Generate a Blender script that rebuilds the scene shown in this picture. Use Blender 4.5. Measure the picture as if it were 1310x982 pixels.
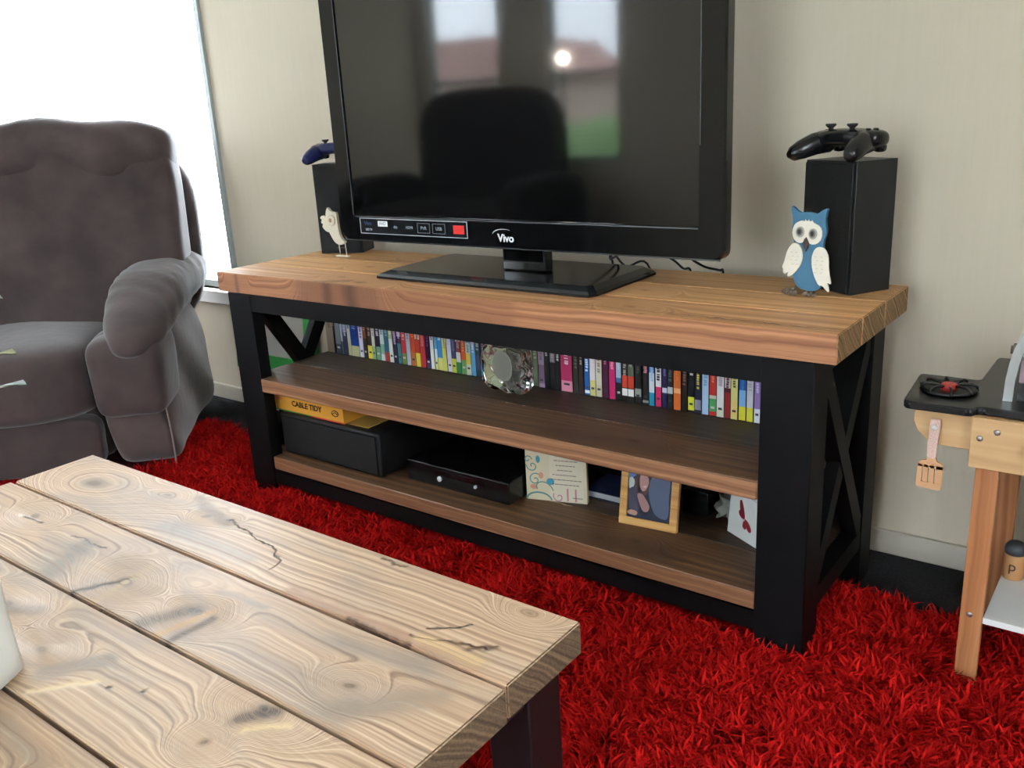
import bpy, bmesh, math, random
import numpy as np
from mathutils import Vector, Matrix

for o in list(bpy.data.objects): bpy.data.objects.remove(o)
S = bpy.context.scene
COL = S.collection

# ------------------------------------------------------------------ camera
cam_d = bpy.data.cameras.new('camera'); cam = bpy.data.objects.new('camera', cam_d); COL.objects.link(cam); S.camera = cam
yaw, pitch, roll = math.radians(-37.64455), math.radians(17.06721), math.radians(-3.19215)
fw = Vector((math.sin(yaw)*math.cos(pitch), math.cos(yaw)*math.cos(pitch), -math.sin(pitch)))
rt = Vector((math.cos(yaw), -math.sin(yaw), 0)); up = rt.cross(fw)
r2 = rt*math.cos(roll)+up*math.sin(roll); u2 = -rt*math.sin(roll)+up*math.cos(roll)
M = Matrix(((r2.x, u2.x, -fw.x), (r2.y, u2.y, -fw.y), (r2.z, u2.z, -fw.z))).to_4x4()
M.translation = Vector((2.01882, -1.38451, 0.98133)); cam.matrix_world = M
cam_d.sensor_width = 36; cam_d.lens = 36*1145.243/1310; cam_d.clip_start = .02; cam_d.clip_end = 200

# ------------------------------------------------------------------ sky, exposure
S.view_settings.view_transform = 'Standard'; S.view_settings.look = 'None'; S.view_settings.gamma = 1
S.view_settings.use_curve_mapping = False
S.view_settings.exposure = 1.36
w = bpy.data.worlds.new('world'); S.world = w; w.use_nodes = True
nt = w.node_tree; bg = nt.nodes['Background']
tc = nt.nodes.new('ShaderNodeTexCoord'); sp = nt.nodes.new('ShaderNodeSeparateXYZ'); rp = nt.nodes.new('ShaderNodeValToRGB')
nt.links.new(tc.outputs['Generated'], sp.inputs[0]); nt.links.new(sp.outputs['Z'], rp.inputs[0]); nt.links.new(rp.outputs[0], bg.inputs[0])
rp.color_ramp.elements[0].position = 0; rp.color_ramp.elements[0].color = (.78, .89, 1, 1)
rp.color_ramp.elements[1].position = .6; rp.color_ramp.elements[1].color = (.88, .95, 1, 1)
bg.inputs[1].default_value = 5.5

def portal(name, loc, rot, sx, sy):
    d = bpy.data.lights.new(name, 'AREA'); d.shape = 'RECTANGLE'; d.size = sx; d.size_y = sy
    o = bpy.data.objects.new(name, d); COL.objects.link(o); o.location = loc; o.rotation_euler = rot
    d.cycles.is_portal = True
    return o
portal('daylight_portal', (-1.49, .60, 1.26), (math.radians(-90), 0, 0), 1.7, 1.68)       # window beside the unit, opens towards -y
portal('daylight_portal', (-2.05, -3.30, 1.32), (math.radians(90), 0, 0), .62, 1.36)
portal('daylight_portal', (-1.10, -3.30, 1.32), (math.radians(90), 0, 0), .52, 1.36)
portal('daylight_portal', (-2.58, -.75, 1.36), (0, math.radians(-90), 0), 1.5, 1.3)         # added window in the left wall, for fill light
portal('daylight_portal', (3.05, -1.35, 1.5), (0, math.radians(90), 0), 1.2, 1.0)         # window in the right wall
portal('daylight_portal', (1.6, -3.30, 1.07), (math.radians(90), 0, 0), 1.2, 2.06)       # glass door behind the photographer

# ------------------------------------------------------------------ materials
def lin(h):
    if not isinstance(h, str): return (*h, 1)[:4]
    v = [int(h[i:i+2], 16)/255 for i in (0, 2, 4)]
    return tuple((c/12.92 if c <= .04045 else ((c+.055)/1.055)**2.4) for c in v)+(1,)
MATS = {}
def mat(name, col, rough=.5, metal=0, spec=.5, bump=0, bscale=60, var=0, vscale=8, emit=0, trans=0, ior=1.45, sheen=0, coat=0, stretch=(1, 1, 1)):
    if name in MATS: return MATS[name]
    m = bpy.data.materials.new(name); m.use_nodes = True; MATS[name] = m
    t = m.node_tree; b = t.nodes['Principled BSDF']; c = lin(col)
    b.inputs['Base Color'].default_value = c; b.inputs['Roughness'].default_value = rough
    b.inputs['Metallic'].default_value = metal; b.inputs['Specular IOR Level'].default_value = spec
    b.inputs['IOR'].default_value = ior
    if trans: b.inputs['Transmission Weight'].default_value = trans
    if sheen: b.inputs['Sheen Weight'].default_value = sheen; b.inputs['Sheen Roughness'].default_value = .4
    if coat: b.inputs['Coat Weight'].default_value = coat; b.inputs['Coat Roughness'].default_value = .05
    if emit: b.inputs['Emission Color'].default_value = c; b.inputs['Emission Strength'].default_value = emit
    if bump or var:
        co = t.nodes.new('ShaderNodeTexCoord'); mp = t.nodes.new('ShaderNodeMapping'); mp.inputs['Scale'].default_value = stretch
        t.links.new(co.outputs['Object'], mp.inputs[0])
        if var:
            n = t.nodes.new('ShaderNodeTexNoise'); n.inputs['Scale'].default_value = vscale; n.inputs['Detail'].default_value = 4
            t.links.new(mp.outputs[0], n.inputs['Vector'])
            hs = t.nodes.new('ShaderNodeMapRange'); hs.inputs['From Min'].default_value = .3; hs.inputs['From Max'].default_value = .7
            hs.inputs['To Min'].default_value = 1-var; hs.inputs['To Max'].default_value = 1+var
            t.links.new(n.outputs[0], hs.inputs[0])
            mx = t.nodes.new('ShaderNodeVectorMath'); mx.operation = 'SCALE'; mx.inputs[0].default_value = c[:3]
            t.links.new(hs.outputs[0], mx.inputs['Scale']); t.links.new(mx.outputs[0], b.inputs['Base Color'])
        if bump:
            n = t.nodes.new('ShaderNodeTexNoise'); n.inputs['Scale'].default_value = bscale; n.inputs['Detail'].default_value = 5
            t.links.new(mp.outputs[0], n.inputs['Vector'])
            bp = t.nodes.new('ShaderNodeBump'); bp.inputs['Strength'].default_value = min(1, bump); bp.inputs['Distance'].default_value = .002
            t.links.new(n.outputs[0], bp.inputs['Height']); t.links.new(bp.outputs[0], b.inputs['Normal'])
    return m

# --- knot group: blends a stripe field into rings about a knot centre
def group(name, ins, outs):
    g = bpy.data.node_groups.new(name, 'ShaderNodeTree')
    for n, ty in ins: g.interface.new_socket(n, in_out='INPUT', socket_type=ty)
    for n, ty in outs: g.interface.new_socket(n, in_out='OUTPUT', socket_type=ty)
    return g, g.nodes.new('NodeGroupInput'), g.nodes.new('NodeGroupOutput')
def mth(t, op, a, b=None, c=None, clamp=False):
    n = t.nodes.new('ShaderNodeMath'); n.operation = op; n.use_clamp = clamp
    for i, v in enumerate((a, b, c)):
        if v is None: continue
        if isinstance(v, (int, float)): n.inputs[i].default_value = v
        else: t.links.new(v, n.inputs[i])
    return n.outputs[0]
F, V = 'NodeSocketFloat', 'NodeSocketVector'
kg, ki, ko = group('knot', [('Vector', V), ('Field', F), ('Centre', V), ('Radius', F), ('Aspect', F)], [('Field', F), ('Core', F)])
sub = kg.nodes.new('ShaderNodeVectorMath'); sub.operation = 'SUBTRACT'
kg.links.new(ki.outputs['Vector'], sub.inputs[0]); kg.links.new(ki.outputs['Centre'], sub.inputs[1])
sx = kg.nodes.new('ShaderNodeSeparateXYZ'); kg.links.new(sub.outputs[0], sx.inputs[0])
ax = mth(kg, 'MULTIPLY', sx.outputs[0], ki.outputs['Aspect'])
d = mth(kg, 'SQRT', mth(kg, 'ADD', mth(kg, 'MULTIPLY', ax, ax), mth(kg, 'MULTIPLY', sx.outputs[1], sx.outputs[1])))
q = mth(kg, 'DIVIDE', d, ki.outputs['Radius'])
wgt = mth(kg, 'EXPONENT', mth(kg, 'MULTIPLY', mth(kg, 'MULTIPLY', q, q), -1))
mx = kg.nodes.new('ShaderNodeMix'); kg.links.new(wgt, mx.inputs[0]); kg.links.new(ki.outputs['Field'], mx.inputs[2]); kg.links.new(mth(kg, 'MULTIPLY', d, 1.4), mx.inputs[3])
kg.links.new(mx.outputs[0], ko.inputs[0])
kg.links.new(mth(kg, 'EXPONENT', mth(kg, 'MULTIPLY', mth(kg, 'MULTIPLY', q, q), -14)), ko.inputs[1])
# --- mark group: a soft line between two points
mg, mi, mo = group('mark', [('Vector', V), ('A', V), ('B', V), ('Width', F)], [('Mask', F)])
def vm(t, op, a, b=None):
    n = t.nodes.new('ShaderNodeVectorMath'); n.operation = op
    t.links.new(a, n.inputs[0])
    if b is not None: t.links.new(b, n.inputs[1])
    return n
pa = vm(mg, 'SUBTRACT', mi.outputs['Vector'], mi.outputs['A']).outputs[0]; ba = vm(mg, 'SUBTRACT', mi.outputs['B'], mi.outputs['A']).outputs[0]
h = mth(mg, 'DIVIDE', vm(mg, 'DOT_PRODUCT', pa, ba).outputs['Value'], vm(mg, 'DOT_PRODUCT', ba, ba).outputs['Value'], clamp=True)
sc = mg.nodes.new('ShaderNodeVectorMath'); sc.operation = 'SCALE'; mg.links.new(ba, sc.inputs[0]); mg.links.new(h, sc.inputs['Scale'])
dist = vm(mg, 'LENGTH', vm(mg, 'SUBTRACT', pa, sc.outputs[0]).outputs[0]).outputs['Value']
qq = mth(mg, 'DIVIDE', dist, mi.outputs['Width'])
mg.links.new(mth(mg, 'EXPONENT', mth(mg, 'MULTIPLY', mth(mg, 'MULTIPLY', qq, qq), -1)), mo.inputs[0])

def wood(name, light, mid, dark, grey=None, freq=70, knots=(), marks=(), rough=.45, greyamt=.5, contrast=1, off=(0, 0, 0), rnd=False, fibre=.25, bump=.3, swap=False, wav=.09):
    """knots: (x, y, radius, aspect, core colour); marks: (x0,y0,x1,y1,width,colour[,amount]); grain runs along x (or z if swap)"""
    m = bpy.data.materials.new(name); m.use_nodes = True; t = m.node_tree; b = t.nodes['Principled BSDF']; L = t.links.new
    co = t.nodes.new('ShaderNodeTexCoord'); ad = t.nodes.new('ShaderNodeMapping'); ad.inputs['Location'].default_value = off
    if swap: ad.inputs['Rotation'].default_value = (0, math.radians(90), 0)
    L(co.outputs['Object'], ad.inputs[0]); P = ad.outputs[0]
    if rnd:
        oi = t.nodes.new('ShaderNodeObjectInfo'); cb = t.nodes.new('ShaderNodeCombineXYZ')
        L(mth(t, 'MULTIPLY', oi.outputs['Random'], 7.3), cb.inputs[0]); L(mth(t, 'MULTIPLY', oi.outputs['Random'], 3.1), cb.inputs[2])
        P = vm(t, 'ADD', P, cb.outputs[0]).outputs[0]
    # wavering coordinates
    n1 = t.nodes.new('ShaderNodeTexNoise'); n1.inputs['Scale'].default_value = 9; n1.inputs['Detail'].default_value = 3; L(P, n1.inputs['Vector'])
    mp = t.nodes.new('ShaderNodeMapping'); mp.inputs['Scale'].default_value = (1.1, 6, 6); L(P, mp.inputs[0])
    n2 = t.nodes.new('ShaderNodeTexNoise'); n2.inputs['Scale'].default_value = 1.2; n2.inputs['Detail'].default_value = 2; L(mp.outputs[0], n2.inputs['Vector'])
    sx = t.nodes.new('ShaderNodeSeparateXYZ'); L(P, sx.inputs[0])
    yz = mth(t, 'ADD', sx.outputs[1], mth(t, 'MULTIPLY', sx.outputs[2], 1.17))
    f = mth(t, 'ADD', yz, mth(t, 'MULTIPLY', mth(t, 'SUBTRACT', n2.outputs[0], .5), wav))
    f = mth(t, 'ADD', f, mth(t, 'MULTIPLY', mth(t, 'SUBTRACT', n1.outputs[0], .5), .012))
    dv = vm(t, 'SUBTRACT', n1.outputs['Color']); dv.inputs[1].default_value = (.5, .5, .5)
    ds = t.nodes.new('ShaderNodeVectorMath'); ds.operation = 'SCALE'; ds.inputs['Scale'].default_value = .03; L(dv.outputs[0], ds.inputs[0])
    PW = vm(t, 'ADD', P, ds.outputs[0]).outputs[0]
    cores = []
    zt = t.nodes.new('ShaderNodeVectorMath'); zt.operation = 'MULTIPLY'; zt.inputs[1].default_value = (1, 1, 0); L(PW, zt.inputs[0]); PK = zt.outputs[0]
    for (kx, ky, kr, ka, kc) in knots:
        g = t.nodes.new('ShaderNodeGroup'); g.node_tree = kg; L(PK, g.inputs['Vector']); L(f, g.inputs['Field'])
        g.inputs['Centre'].default_value = (kx, ky, 0); g.inputs['Radius'].default_value = kr*.8; g.inputs['Aspect'].default_value = ka
        f = g.outputs['Field']; cores.append((g.outputs['Core'], kc))
    W = mth(t, 'MULTIPLY', f, freq)
    rn = t.nodes.new('ShaderNodeTexNoise'); rn.noise_dimensions = '1D'; rn.inputs['Scale'].default_value = 1; rn.inputs['Detail'].default_value = 2.5; L(W, rn.inputs['W'])
    fb = t.nodes.new('ShaderNodeMapping'); fb.inputs['Scale'].default_value = (6, 320, 320); L(P, fb.inputs[0])
    fn = t.nodes.new('ShaderNodeTexNoise'); fn.inputs['Scale'].default_value = 1; fn.inputs['Detail'].default_value = 3; L(fb.outputs[0], fn.inputs['Vector'])
    v = mth(t, 'ADD', rn.outputs[0], mth(t, 'MULTIPLY', mth(t, 'SUBTRACT', fn.outputs[0], .5), fibre))
    cr = t.nodes.new('ShaderNodeValToRGB'); L(v, cr.inputs[0]); e = cr.color_ramp.elements
    e[0].position = .5-.22/contrast; e[0].color = lin(dark); e[1].position = .5+.2/contrast; e[1].color = lin(light)
    k = e.new(.5); k.color = lin(mid)
    C = cr.outputs[0]
    def mix(fac, c):
        nonlocal C
        x = t.nodes.new('ShaderNodeMix'); x.data_type = 'RGBA'; x.inputs[7].default_value = lin(c)
        if isinstance(fac, (int, float)): x.inputs[0].default_value = fac
        else: L(fac, x.inputs[0])
        L(C, x.inputs[6]); C = x.outputs[2]
    if grey:
        gm = t.nodes.new('ShaderNodeMapping'); gm.inputs['Scale'].default_value = (3.2, 9, 9); gm.inputs['Location'].default_value = (3, 1, 2); L(P, gm.inputs[0])
        gn = t.nodes.new('ShaderNodeTexNoise'); gn.inputs['Scale'].default_value = 1.3; gn.inputs['Detail'].default_value = 4; gn.inputs['Distortion'].default_value = .6; L(gm.outputs[0], gn.inputs['Vector'])
        mr = t.nodes.new('ShaderNodeMapRange'); mr.inputs[1].default_value = .48; mr.inputs[2].default_value = .72; mr.inputs[4].default_value = greyamt; L(gn.outputs[0], mr.inputs[0])
        mix(mr.outputs[0], grey)
    hgt = v
    for cse, kc in cores:
        mix(mth(t, 'MULTIPLY', cse, .85), kc)
    for mk in marks:
        x0, y0, x1, y1, wd, c = mk[:6]; am = mk[6] if len(mk) > 6 else .9
        g = t.nodes.new('ShaderNodeGroup'); g.node_tree = mg
        L(PK if wd > .006 else PM(t, P, ds), g.inputs['Vector'])
        g.inputs['A'].default_value = (x0, y0, 0); g.inputs['B'].default_value = (x1, y1, 0); g.inputs['Width'].default_value = wd
        mk_f = g.outputs[0]
        if wd > .006:
            sm = t.nodes.new('ShaderNodeMapRange'); sm.inputs[1].default_value = .42; sm.inputs[2].default_value = .58; sm.inputs[3].default_value = .25; L(v, sm.inputs[0]); mk_f = mth(t, 'MULTIPLY', mk_f, sm.outputs[0])
            mk_f = mth(t, 'MULTIPLY', mk_f, mth(t, 'ADD', mth(t, 'MULTIPLY', n1.outputs[0], 1.8), .5), clamp=True)
        else: hgt = mth(t, 'SUBTRACT', hgt, mth(t, 'MULTIPLY', mk_f, 2.5))
        mix(mth(t, 'MULTIPLY', mk_f, am), c)
    L(C, b.inputs['Base Color']); b.inputs['Roughness'].default_value = rough; b.inputs['Specular IOR Level'].default_value = .4
    bp = t.nodes.new('ShaderNodeBump'); bp.inputs['Strength'].default_value = bump; bp.inputs['Distance'].default_value = .0015
    L(hgt, bp.inputs['Height']); L(bp.outputs[0], b.inputs['Normal'])
    return m
def PM(t, P, ds):
    key = 'pm_small'
    for n in t.nodes:
        if n.label == key: return n.outputs[0]
    s = t.nodes.new('ShaderNodeVectorMath'); s.operation = 'SCALE'; s.inputs['Scale'].default_value = .022
    w_ = t.nodes.new('ShaderNodeTexNoise'); w_.inputs['Scale'].default_value = 38; w_.inputs['Detail'].default_value = 3; t.links.new(P, w_.inputs['Vector'])
    c_ = vm(t, 'SUBTRACT', w_.outputs['Color']); c_.inputs[1].default_value = (.5, .5, .5); t.links.new(c_.outputs[0], s.inputs[0])
    a = vm(t, 'ADD', P, s.outputs[0]); z = t.nodes.new('ShaderNodeVectorMath'); z.operation = 'MULTIPLY'; z.inputs[1].default_value = (1, 1, 0); z.label = key
    t.links.new(a.outputs[0], z.inputs[0])
    return z.outputs[0]

# ------------------------------------------------------------------ mesh helpers
def box(bm, x0, x1, y0, y1, z0, z1, bev=0, mi=0, R=None):
    vs = [bm.verts.new((x, y, z)) for x in (x0, x1) for y in (y0, y1) for z in (z0, z1)]
    fs = [bm.faces.new([vs[i] for i in f]) for f in ((0, 1, 3, 2), (4, 6, 7, 5), (0, 4, 5, 1), (2, 3, 7, 6), (0, 2, 6, 4), (1, 5, 7, 3))]
    for f in fs: f.material_index = mi
    if bev:
        es = list({e for f in fs for e in f.edges})
        r = bmesh.ops.bevel(bm, geom=es, offset=bev, segments=2, affect='EDGES', profile=.6)
        for f in r['faces']: f.material_index = mi; f.smooth = True
    return fs
def prism(bm, poly, y0, y1, mi=0, bev=0, smooth=False):
    """outline in x,z extruded along y"""
    a = [bm.verts.new((p[0], y0, p[1])) for p in poly]; b = [bm.verts.new((p[0], y1, p[1])) for p in poly]
    fs = [bm.faces.new(a), bm.faces.new(b[::-1])]; n = len(poly)
    for i in range(n):
        f = bm.faces.new((a[i], b[i], b[(i+1) % n], a[(i+1) % n])); f.smooth = smooth; fs.append(f)
    for f in fs: f.material_index = mi
    if bev:
        es = list(fs[0].edges)+list(fs[1].edges)
        r = bmesh.ops.bevel(bm, geom=es, offset=bev, segments=2, affect='EDGES')
        for f in r['faces']: f.material_index = mi; f.smooth = True
    bmesh.ops.recalc_face_normals(bm, faces=bm.faces)
    return fs
def tube(bm, pts, rad, seg=8, mi=0, cap=True):
    pts = [Vector(p) for p in pts]; rings = []
    rr = rad if isinstance(rad, (list, tuple)) else [rad]*len(pts)
    for i, p in enumerate(pts):
        d = (pts[min(i+1, len(pts)-1)]-pts[max(i-1, 0)]).normalized()
        a = d.cross(Vector((0, 0, 1)) if abs(d.z) < .9 else Vector((1, 0, 0))).normalized(); b = d.cross(a)
        rings.append([bm.verts.new(p+(a*math.cos(2*math.pi*k/seg)+b*math.sin(2*math.pi*k/seg))*rr[i]) for k in range(seg)])
    for i in range(len(rings)-1):
        for k in range(seg):
            f = bm.faces.new((rings[i][k], rings[i][(k+1) % seg], rings[i+1][(k+1) % seg], rings[i+1][k])); f.smooth = True; f.material_index = mi
    if cap:
        for r in (rings[0], rings[-1][::-1]): f = bm.faces.new(r); f.material_index = mi
    bmesh.ops.recalc_face_normals(bm, faces=bm.faces)
def lathe(bm, prof, c=(0, 0, 0), seg=24, mi=0):
    rings = []
    for r, z in prof: rings.append([bm.verts.new((c[0]+max(r, 1e-4)*math.cos(2*math.pi*k/seg), c[1]+max(r, 1e-4)*math.sin(2*math.pi*k/seg), c[2]+z)) for k in range(seg)])
    for i in range(len(rings)-1):
        for k in range(seg):
            f = bm.faces.new((rings[i][k], rings[i][(k+1) % seg], rings[i+1][(k+1) % seg], rings[i+1][k])); f.smooth = True; f.material_index = mi
    bm.faces.new(rings[0][::-1]).material_index = mi; bm.faces.new(rings[-1]).material_index = mi
def pillow(bm, c, s, p=4, n=14, fn=None, mi=0):
    """rounded cushion: centre, half sizes, roundness exponent; fn(u,v,w,pos) displaces"""
    tmp = bmesh.new(); bmesh.ops.create_cube(tmp, size=2); bmesh.ops.subdivide_edges(tmp, edges=tmp.edges[:], cuts=n, use_grid_fill=True)
    mp = {}
    for v in tmp.verts:
        q = Vector([math.sin(k*math.pi/2*.98)/math.sin(math.pi/2*.98)*.35+k*.65 for k in v.co])
        l = (abs(q.x)**p+abs(q.y)**p+abs(q.z)**p)**(1/p)
        u = q/l
        pos = Vector((c[0]+u.x*s[0], c[1]+u.y*s[1], c[2]+u.z*s[2]))
        if fn: pos = fn(u, pos)
        mp[v.index] = bm.verts.new(pos)
    tmp.verts.index_update()
    for f in tmp.faces:
        g = bm.faces.new([mp[v.index] for v in f.verts]); g.smooth = True; g.material_index = mi
    tmp.free()
def rot(bm, verts, ang, axis='Z', c=(0, 0, 0)):
    bmesh.ops.rotate(bm, verts=verts, cent=Vector(c), matrix=Matrix.Rotation(ang, 3, axis))
def obj(name, bm, mats, parent=None, local=False, smooth=None):
    """links one mesh; vertices given in world space unless local=True"""
    if parent is not None and not local:
        bm.transform(Matrix.Translation(-wl(parent)))
    me = bpy.data.meshes.new(name); bm.to_mesh(me); bm.free()
    for m in (mats if isinstance(mats, (list, tuple)) else [mats]): me.materials.append(m)
    o = bpy.data.objects.new(name, me); COL.objects.link(o)
    if parent is not None: o.parent = parent
    return o
def wl(o):
    v = Vector(o.location)
    while o.parent: o = o.parent; v += Vector(o.location)
    return v
def thing(name, label, cat, loc=(0, 0, 0), rz=0, group=None):
    o = bpy.data.objects.new(name, None); COL.objects.link(o); o.empty_display_size = .05
    o.location = loc; o.rotation_euler = (0, 0, rz); o['label'] = label; o['category'] = cat
    if group: o['group'] = group
    return o
def tag(o, label, cat, group=None):
    o['label'] = label; o['category'] = cat
    if group: o['group'] = group
    return o
def struct(name, bm, m, parent=None):
    o = obj(name, bm, m, parent)
    if parent is None: o['kind'] = 'structure'
    return o
def B(*a, **k):
    bm = bmesh.new(); box(bm, *a, **k); return bm
def text(name, body, size, loc, m, parent, rz=0, rx=90, ext=.0003, align='CENTER', sx=1, bold=0):
    c = bpy.data.curves.new(name, 'FONT'); c.body = body; c.size = size; c.extrude = ext; c.align_x = align; c.align_y = 'CENTER'; c.offset = bold
    c.resolution_u = 3
    o = bpy.data.objects.new('tmp', c); COL.objects.link(o)
    me = bpy.data.meshes.new_from_object(o.evaluated_get(bpy.context.evaluated_depsgraph_get())); bpy.data.objects.remove(o)
    me.transform(Matrix.Translation(Vector(loc)) @ Matrix.Rotation(math.radians(rz), 4, 'Z') @ Matrix.Rotation(math.radians(rx), 4, 'X') @ Matrix.Diagonal((sx, 1, 1, 1)))
    if parent is not None: me.transform(Matrix.Translation(-wl(parent)))
    me.materials.clear(); me.materials.append(m)
    o = bpy.data.objects.new(name, me); COL.objects.link(o); o.parent = parent
    return o
R = math.radians
random.seed(4)
H = .6168          # top of the unit
MS = .3416         # top of its middle shelf
BS = .1223         # top of its bottom shelf
CT = .3461         # top of the coffee table
WY = .5172         # face of the wall behind
# ------------------------------------------------------------------ the room
wall_m = mat('wall_paper', 'c3b8a4', .75, spec=.25, var=.018, vscale=30, bump=.12, bscale=90, stretch=(5, 5, .25))
white_p = mat('white_paint', 'd9d6cc', .4)
skirt_m = mat('skirting_paint', 'b9b1a2', .45)
ceil_m = mat('ceiling_paint', 'cfccc6', .8)
def wall_y(name, y0, y1, x0, x1, z1, holes, m):
    bm = bmesh.new(); xs = sorted({x0, x1, *[h[0] for h in holes], *[h[1] for h in holes]}); zs = sorted({0, z1, *[h[2] for h in holes], *[h[3] for h in holes]})
    for i in range(len(xs)-1):
        for j in range(len(zs)-1):
            cx, cz = (xs[i]+xs[i+1])/2, (zs[j]+zs[j+1])/2
            if any(h[0] < cx < h[1] and h[2] < cz < h[3] for h in holes): continue
            box(bm, xs[i], xs[i+1], y0, y1, zs[j], zs[j+1])
    bmesh.ops.remove_doubles(bm, verts=bm.verts, dist=1e-5)
    dup = {}
    for f in bm.faces:
        k = tuple(sorted(v.index for v in f.verts)); dup.setdefault(k, []).append(f)
    bm.verts.index_update(); dup = {}
    for f in bm.faces: dup.setdefault(tuple(sorted(v.index for v in f.verts)), []).append(f)
    bmesh.ops.delete(bm, geom=[f for k in dup.values() if len(k) > 1 for f in k], context='FACES_ONLY')
    return struct(name, bm, m)
X0, X1, Y0, Y1, ZC = -2.45, 2.9, -3.2, WY, 2.4
wall_y('wall_back', Y1, Y1+.12, X0-.12, X1+.12, ZC, [(-2.34, -.644, .418, 2.1)], wall_m)
wall_y('wall_front', Y0-.12, Y0, X0-.12, X1+.12, ZC, [(-2.36, -1.74, .64, 2.0), (-1.36, -.84, .64, 2.0), (1.0, 2.2, .04, 2.1)], wall_m)
wl_ = wall_y('wall_left', X0-.12, X0, Y0, Y1, ZC, [(-1.4, -.1, .6, 2.1)], wall_m)
for v in wl_.data.vertices: v.co = (v.co.y, v.co.x, v.co.z)
wl_.data.flip_normals()
wr_ = wall_y('wall_right', X1, X1+.12, Y0, Y1, ZC, [(-1.85, -.85, .9, 2.1)], wall_m)
for v in wr_.data.vertices: v.co = (v.co.y, v.co.x, v.co.z)
wr_.data.flip_normals()
struct('ceiling', B(X0-.12, X1+.12, Y0-.12, Y1+.12, ZC, ZC+.1), ceil_m)
carpet = mat('charcoal_carpet', '303033', .95, spec=.05, var=.35, vscale=160, bump=1, bscale=420)
struct('floor', B(X0-.12, X1+.12, Y0-.12, Y1+.12, -.1, 0), carpet)
def skirt(name, *a):
    bm = bmesh.new(); box(bm, *a, bev=.003); return struct(name, bm, skirt_m)
skirt('baseboard_back', X0, X1, Y1-.012, Y1, 0, .0545)
skirt('baseboard_left', X0, X0+.012, Y0+.012, Y1-.012, 0, .0545)
skirt('baseboard_right', X1-.012, X1, Y0+.012, Y1-.012, 0, .0545)
skirt('baseboard_front', X0, .98, Y0, Y0+.012, 0, .0545)
glass = mat('window_glass', 'ffffff', .0, spec=.5, trans=1, ior=1.02)
alu = mat('window_frame_paint', '9aa09e', .4)
def window(name, x0, x1, z0, z1, y, t, bars_x=(), bars_z=(), fw_=.03):
    e = bpy.data.objects.new(name, None); COL.objects.link(e); e.location = ((x0+x1)/2, y, z0); e['kind'] = 'structure'
    bm = bmesh.new()
    box(bm, x0, x0+fw_, y, y+t, z0, z1); box(bm, x1-fw_, x1, y, y+t, z0, z1); box(bm, x0+fw_, x1-fw_, y, y+t, z0, z0+fw_); box(bm, x0+fw_, x1-fw_, y, y+t, z1-fw_, z1)
    for b in bars_x: box(bm, b-.018, b+.018, y, y+t, z0+fw_, z1-fw_)
    for b in bars_z: box(bm, x0+fw_, x1-fw_, y+.002, y+t-.002, b-.015, b+.015)
    obj('window_frame', bm, alu, e)
    obj('window_pane', B(x0+fw_, x1-fw_, y+t/2-.002, y+t/2+.002, z0+fw_, z1-fw_), glass, e)
    return e
wb = window('window_1', -2.34, -.644, .418, 2.1, WY+.03, .04, fw_=.022)
obj('window_trim', B(-.648, -.628, WY-.012, WY+.03, .418, 2.12), alu, wb)
bm = bmesh.new(); box(bm, -2.40, -.60, WY-.035, WY+.03, .372, .418, bev=.004); obj('window_sill', bm, mat('sill_paint', 'e6e6e2', .35), wb)
w4 = bpy.data.objects.new('added_window_left', None); COL.objects.link(w4); w4.location = (X0, -.85, .6); w4['kind'] = 'structure'  # unseen window, added to brighten the left end of the back wall
bm = bmesh.new()
for a in ((-1.4, -1.37, .6, 2.1), (-.13, -.1, .6, 2.1), (-1.37, -.13, .6, .63), (-1.37, -.13, 2.07, 2.1), (-.77, -.73, .63, 2.07)): box(bm, X0-.07, X0-.03, *a)
obj('window_frame', bm, alu, w4); obj('window_pane', B(X0-.052, X0-.048, -1.37, -.13, .63, 2.07), glass, w4)
w5 = bpy.data.objects.new('window_5', None); COL.objects.link(w5); w5.location = (X1, -1.1, .9); w5['kind'] = 'structure'
bm = bmesh.new()
for a in ((-1.85, -1.82, .9, 2.1), (-.88, -.85, .9, 2.1), (-1.82, -.88, .9, .93), (-1.82, -.88, 2.07, 2.1)): box(bm, X1+.03, X1+.07, *a)
obj('window_frame', bm, alu, w5); obj('window_pane', B(X1+.048, X1+.052, -1.82, -.88, .93, 2.07), glass, w5)
w2 = window('window_2', -2.36, -1.74, .64, 2.0, Y0-.07, .04, bars_z=(1.17,))
w3 = window('window_3', -1.36, -.84, .64, 2.0, Y0-.07, .04, bars_z=(1.17,))
for wn, a, b in ((w2, -2.33, -1.77), (w3, -1.33, -.87)):
    bm = bmesh.new()
    for k in range(44):
        z = .69+k*.03; f = box(bm, a, b, Y0-.028, Y0-.008, z, z+.0015)
        rot(bm, list({v for q in f for v in q.verts}), R(-20), 'X', (0, Y0-.018, z))
    obj('blind_slats', bm, mat('blind_white', 'dcdcd8', .5), wn)['kind'] = 'stuff'
window('door_1', 1.0, 2.2, .04, 2.1, Y0-.07, .05, bars_x=(1.6,), fw_=.06)
# outside, in front of the far windows: seen only mirrored in the screen
gr = struct('ground', B(-14, 14, -30, Y0-.2, -.5, -.3), mat('lawn_green', '4c6a34', .9, var=.3, vscale=3))
hs = thing('neighbour_house', 'brick house with terracotta roof across the lawn, mirrored in the screen', 'house', (-11, -14, -.3))
obj('house_wall', B(-15.5, -9.4, -18, -14, -.3, 1.6), mat('pale_brick', 'b79b90', .8, var=.1, vscale=5), hs)
bm = bmesh.new(); prism(bm, [(-16, 1.6), (-9.1, 1.6), (-10.2, 2.45), (-15, 2.45)], -18.2, -13.8); obj('roof', bm, mat('terracotta', 'a87f78', .8, var=.1, vscale=3), hs)

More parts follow.
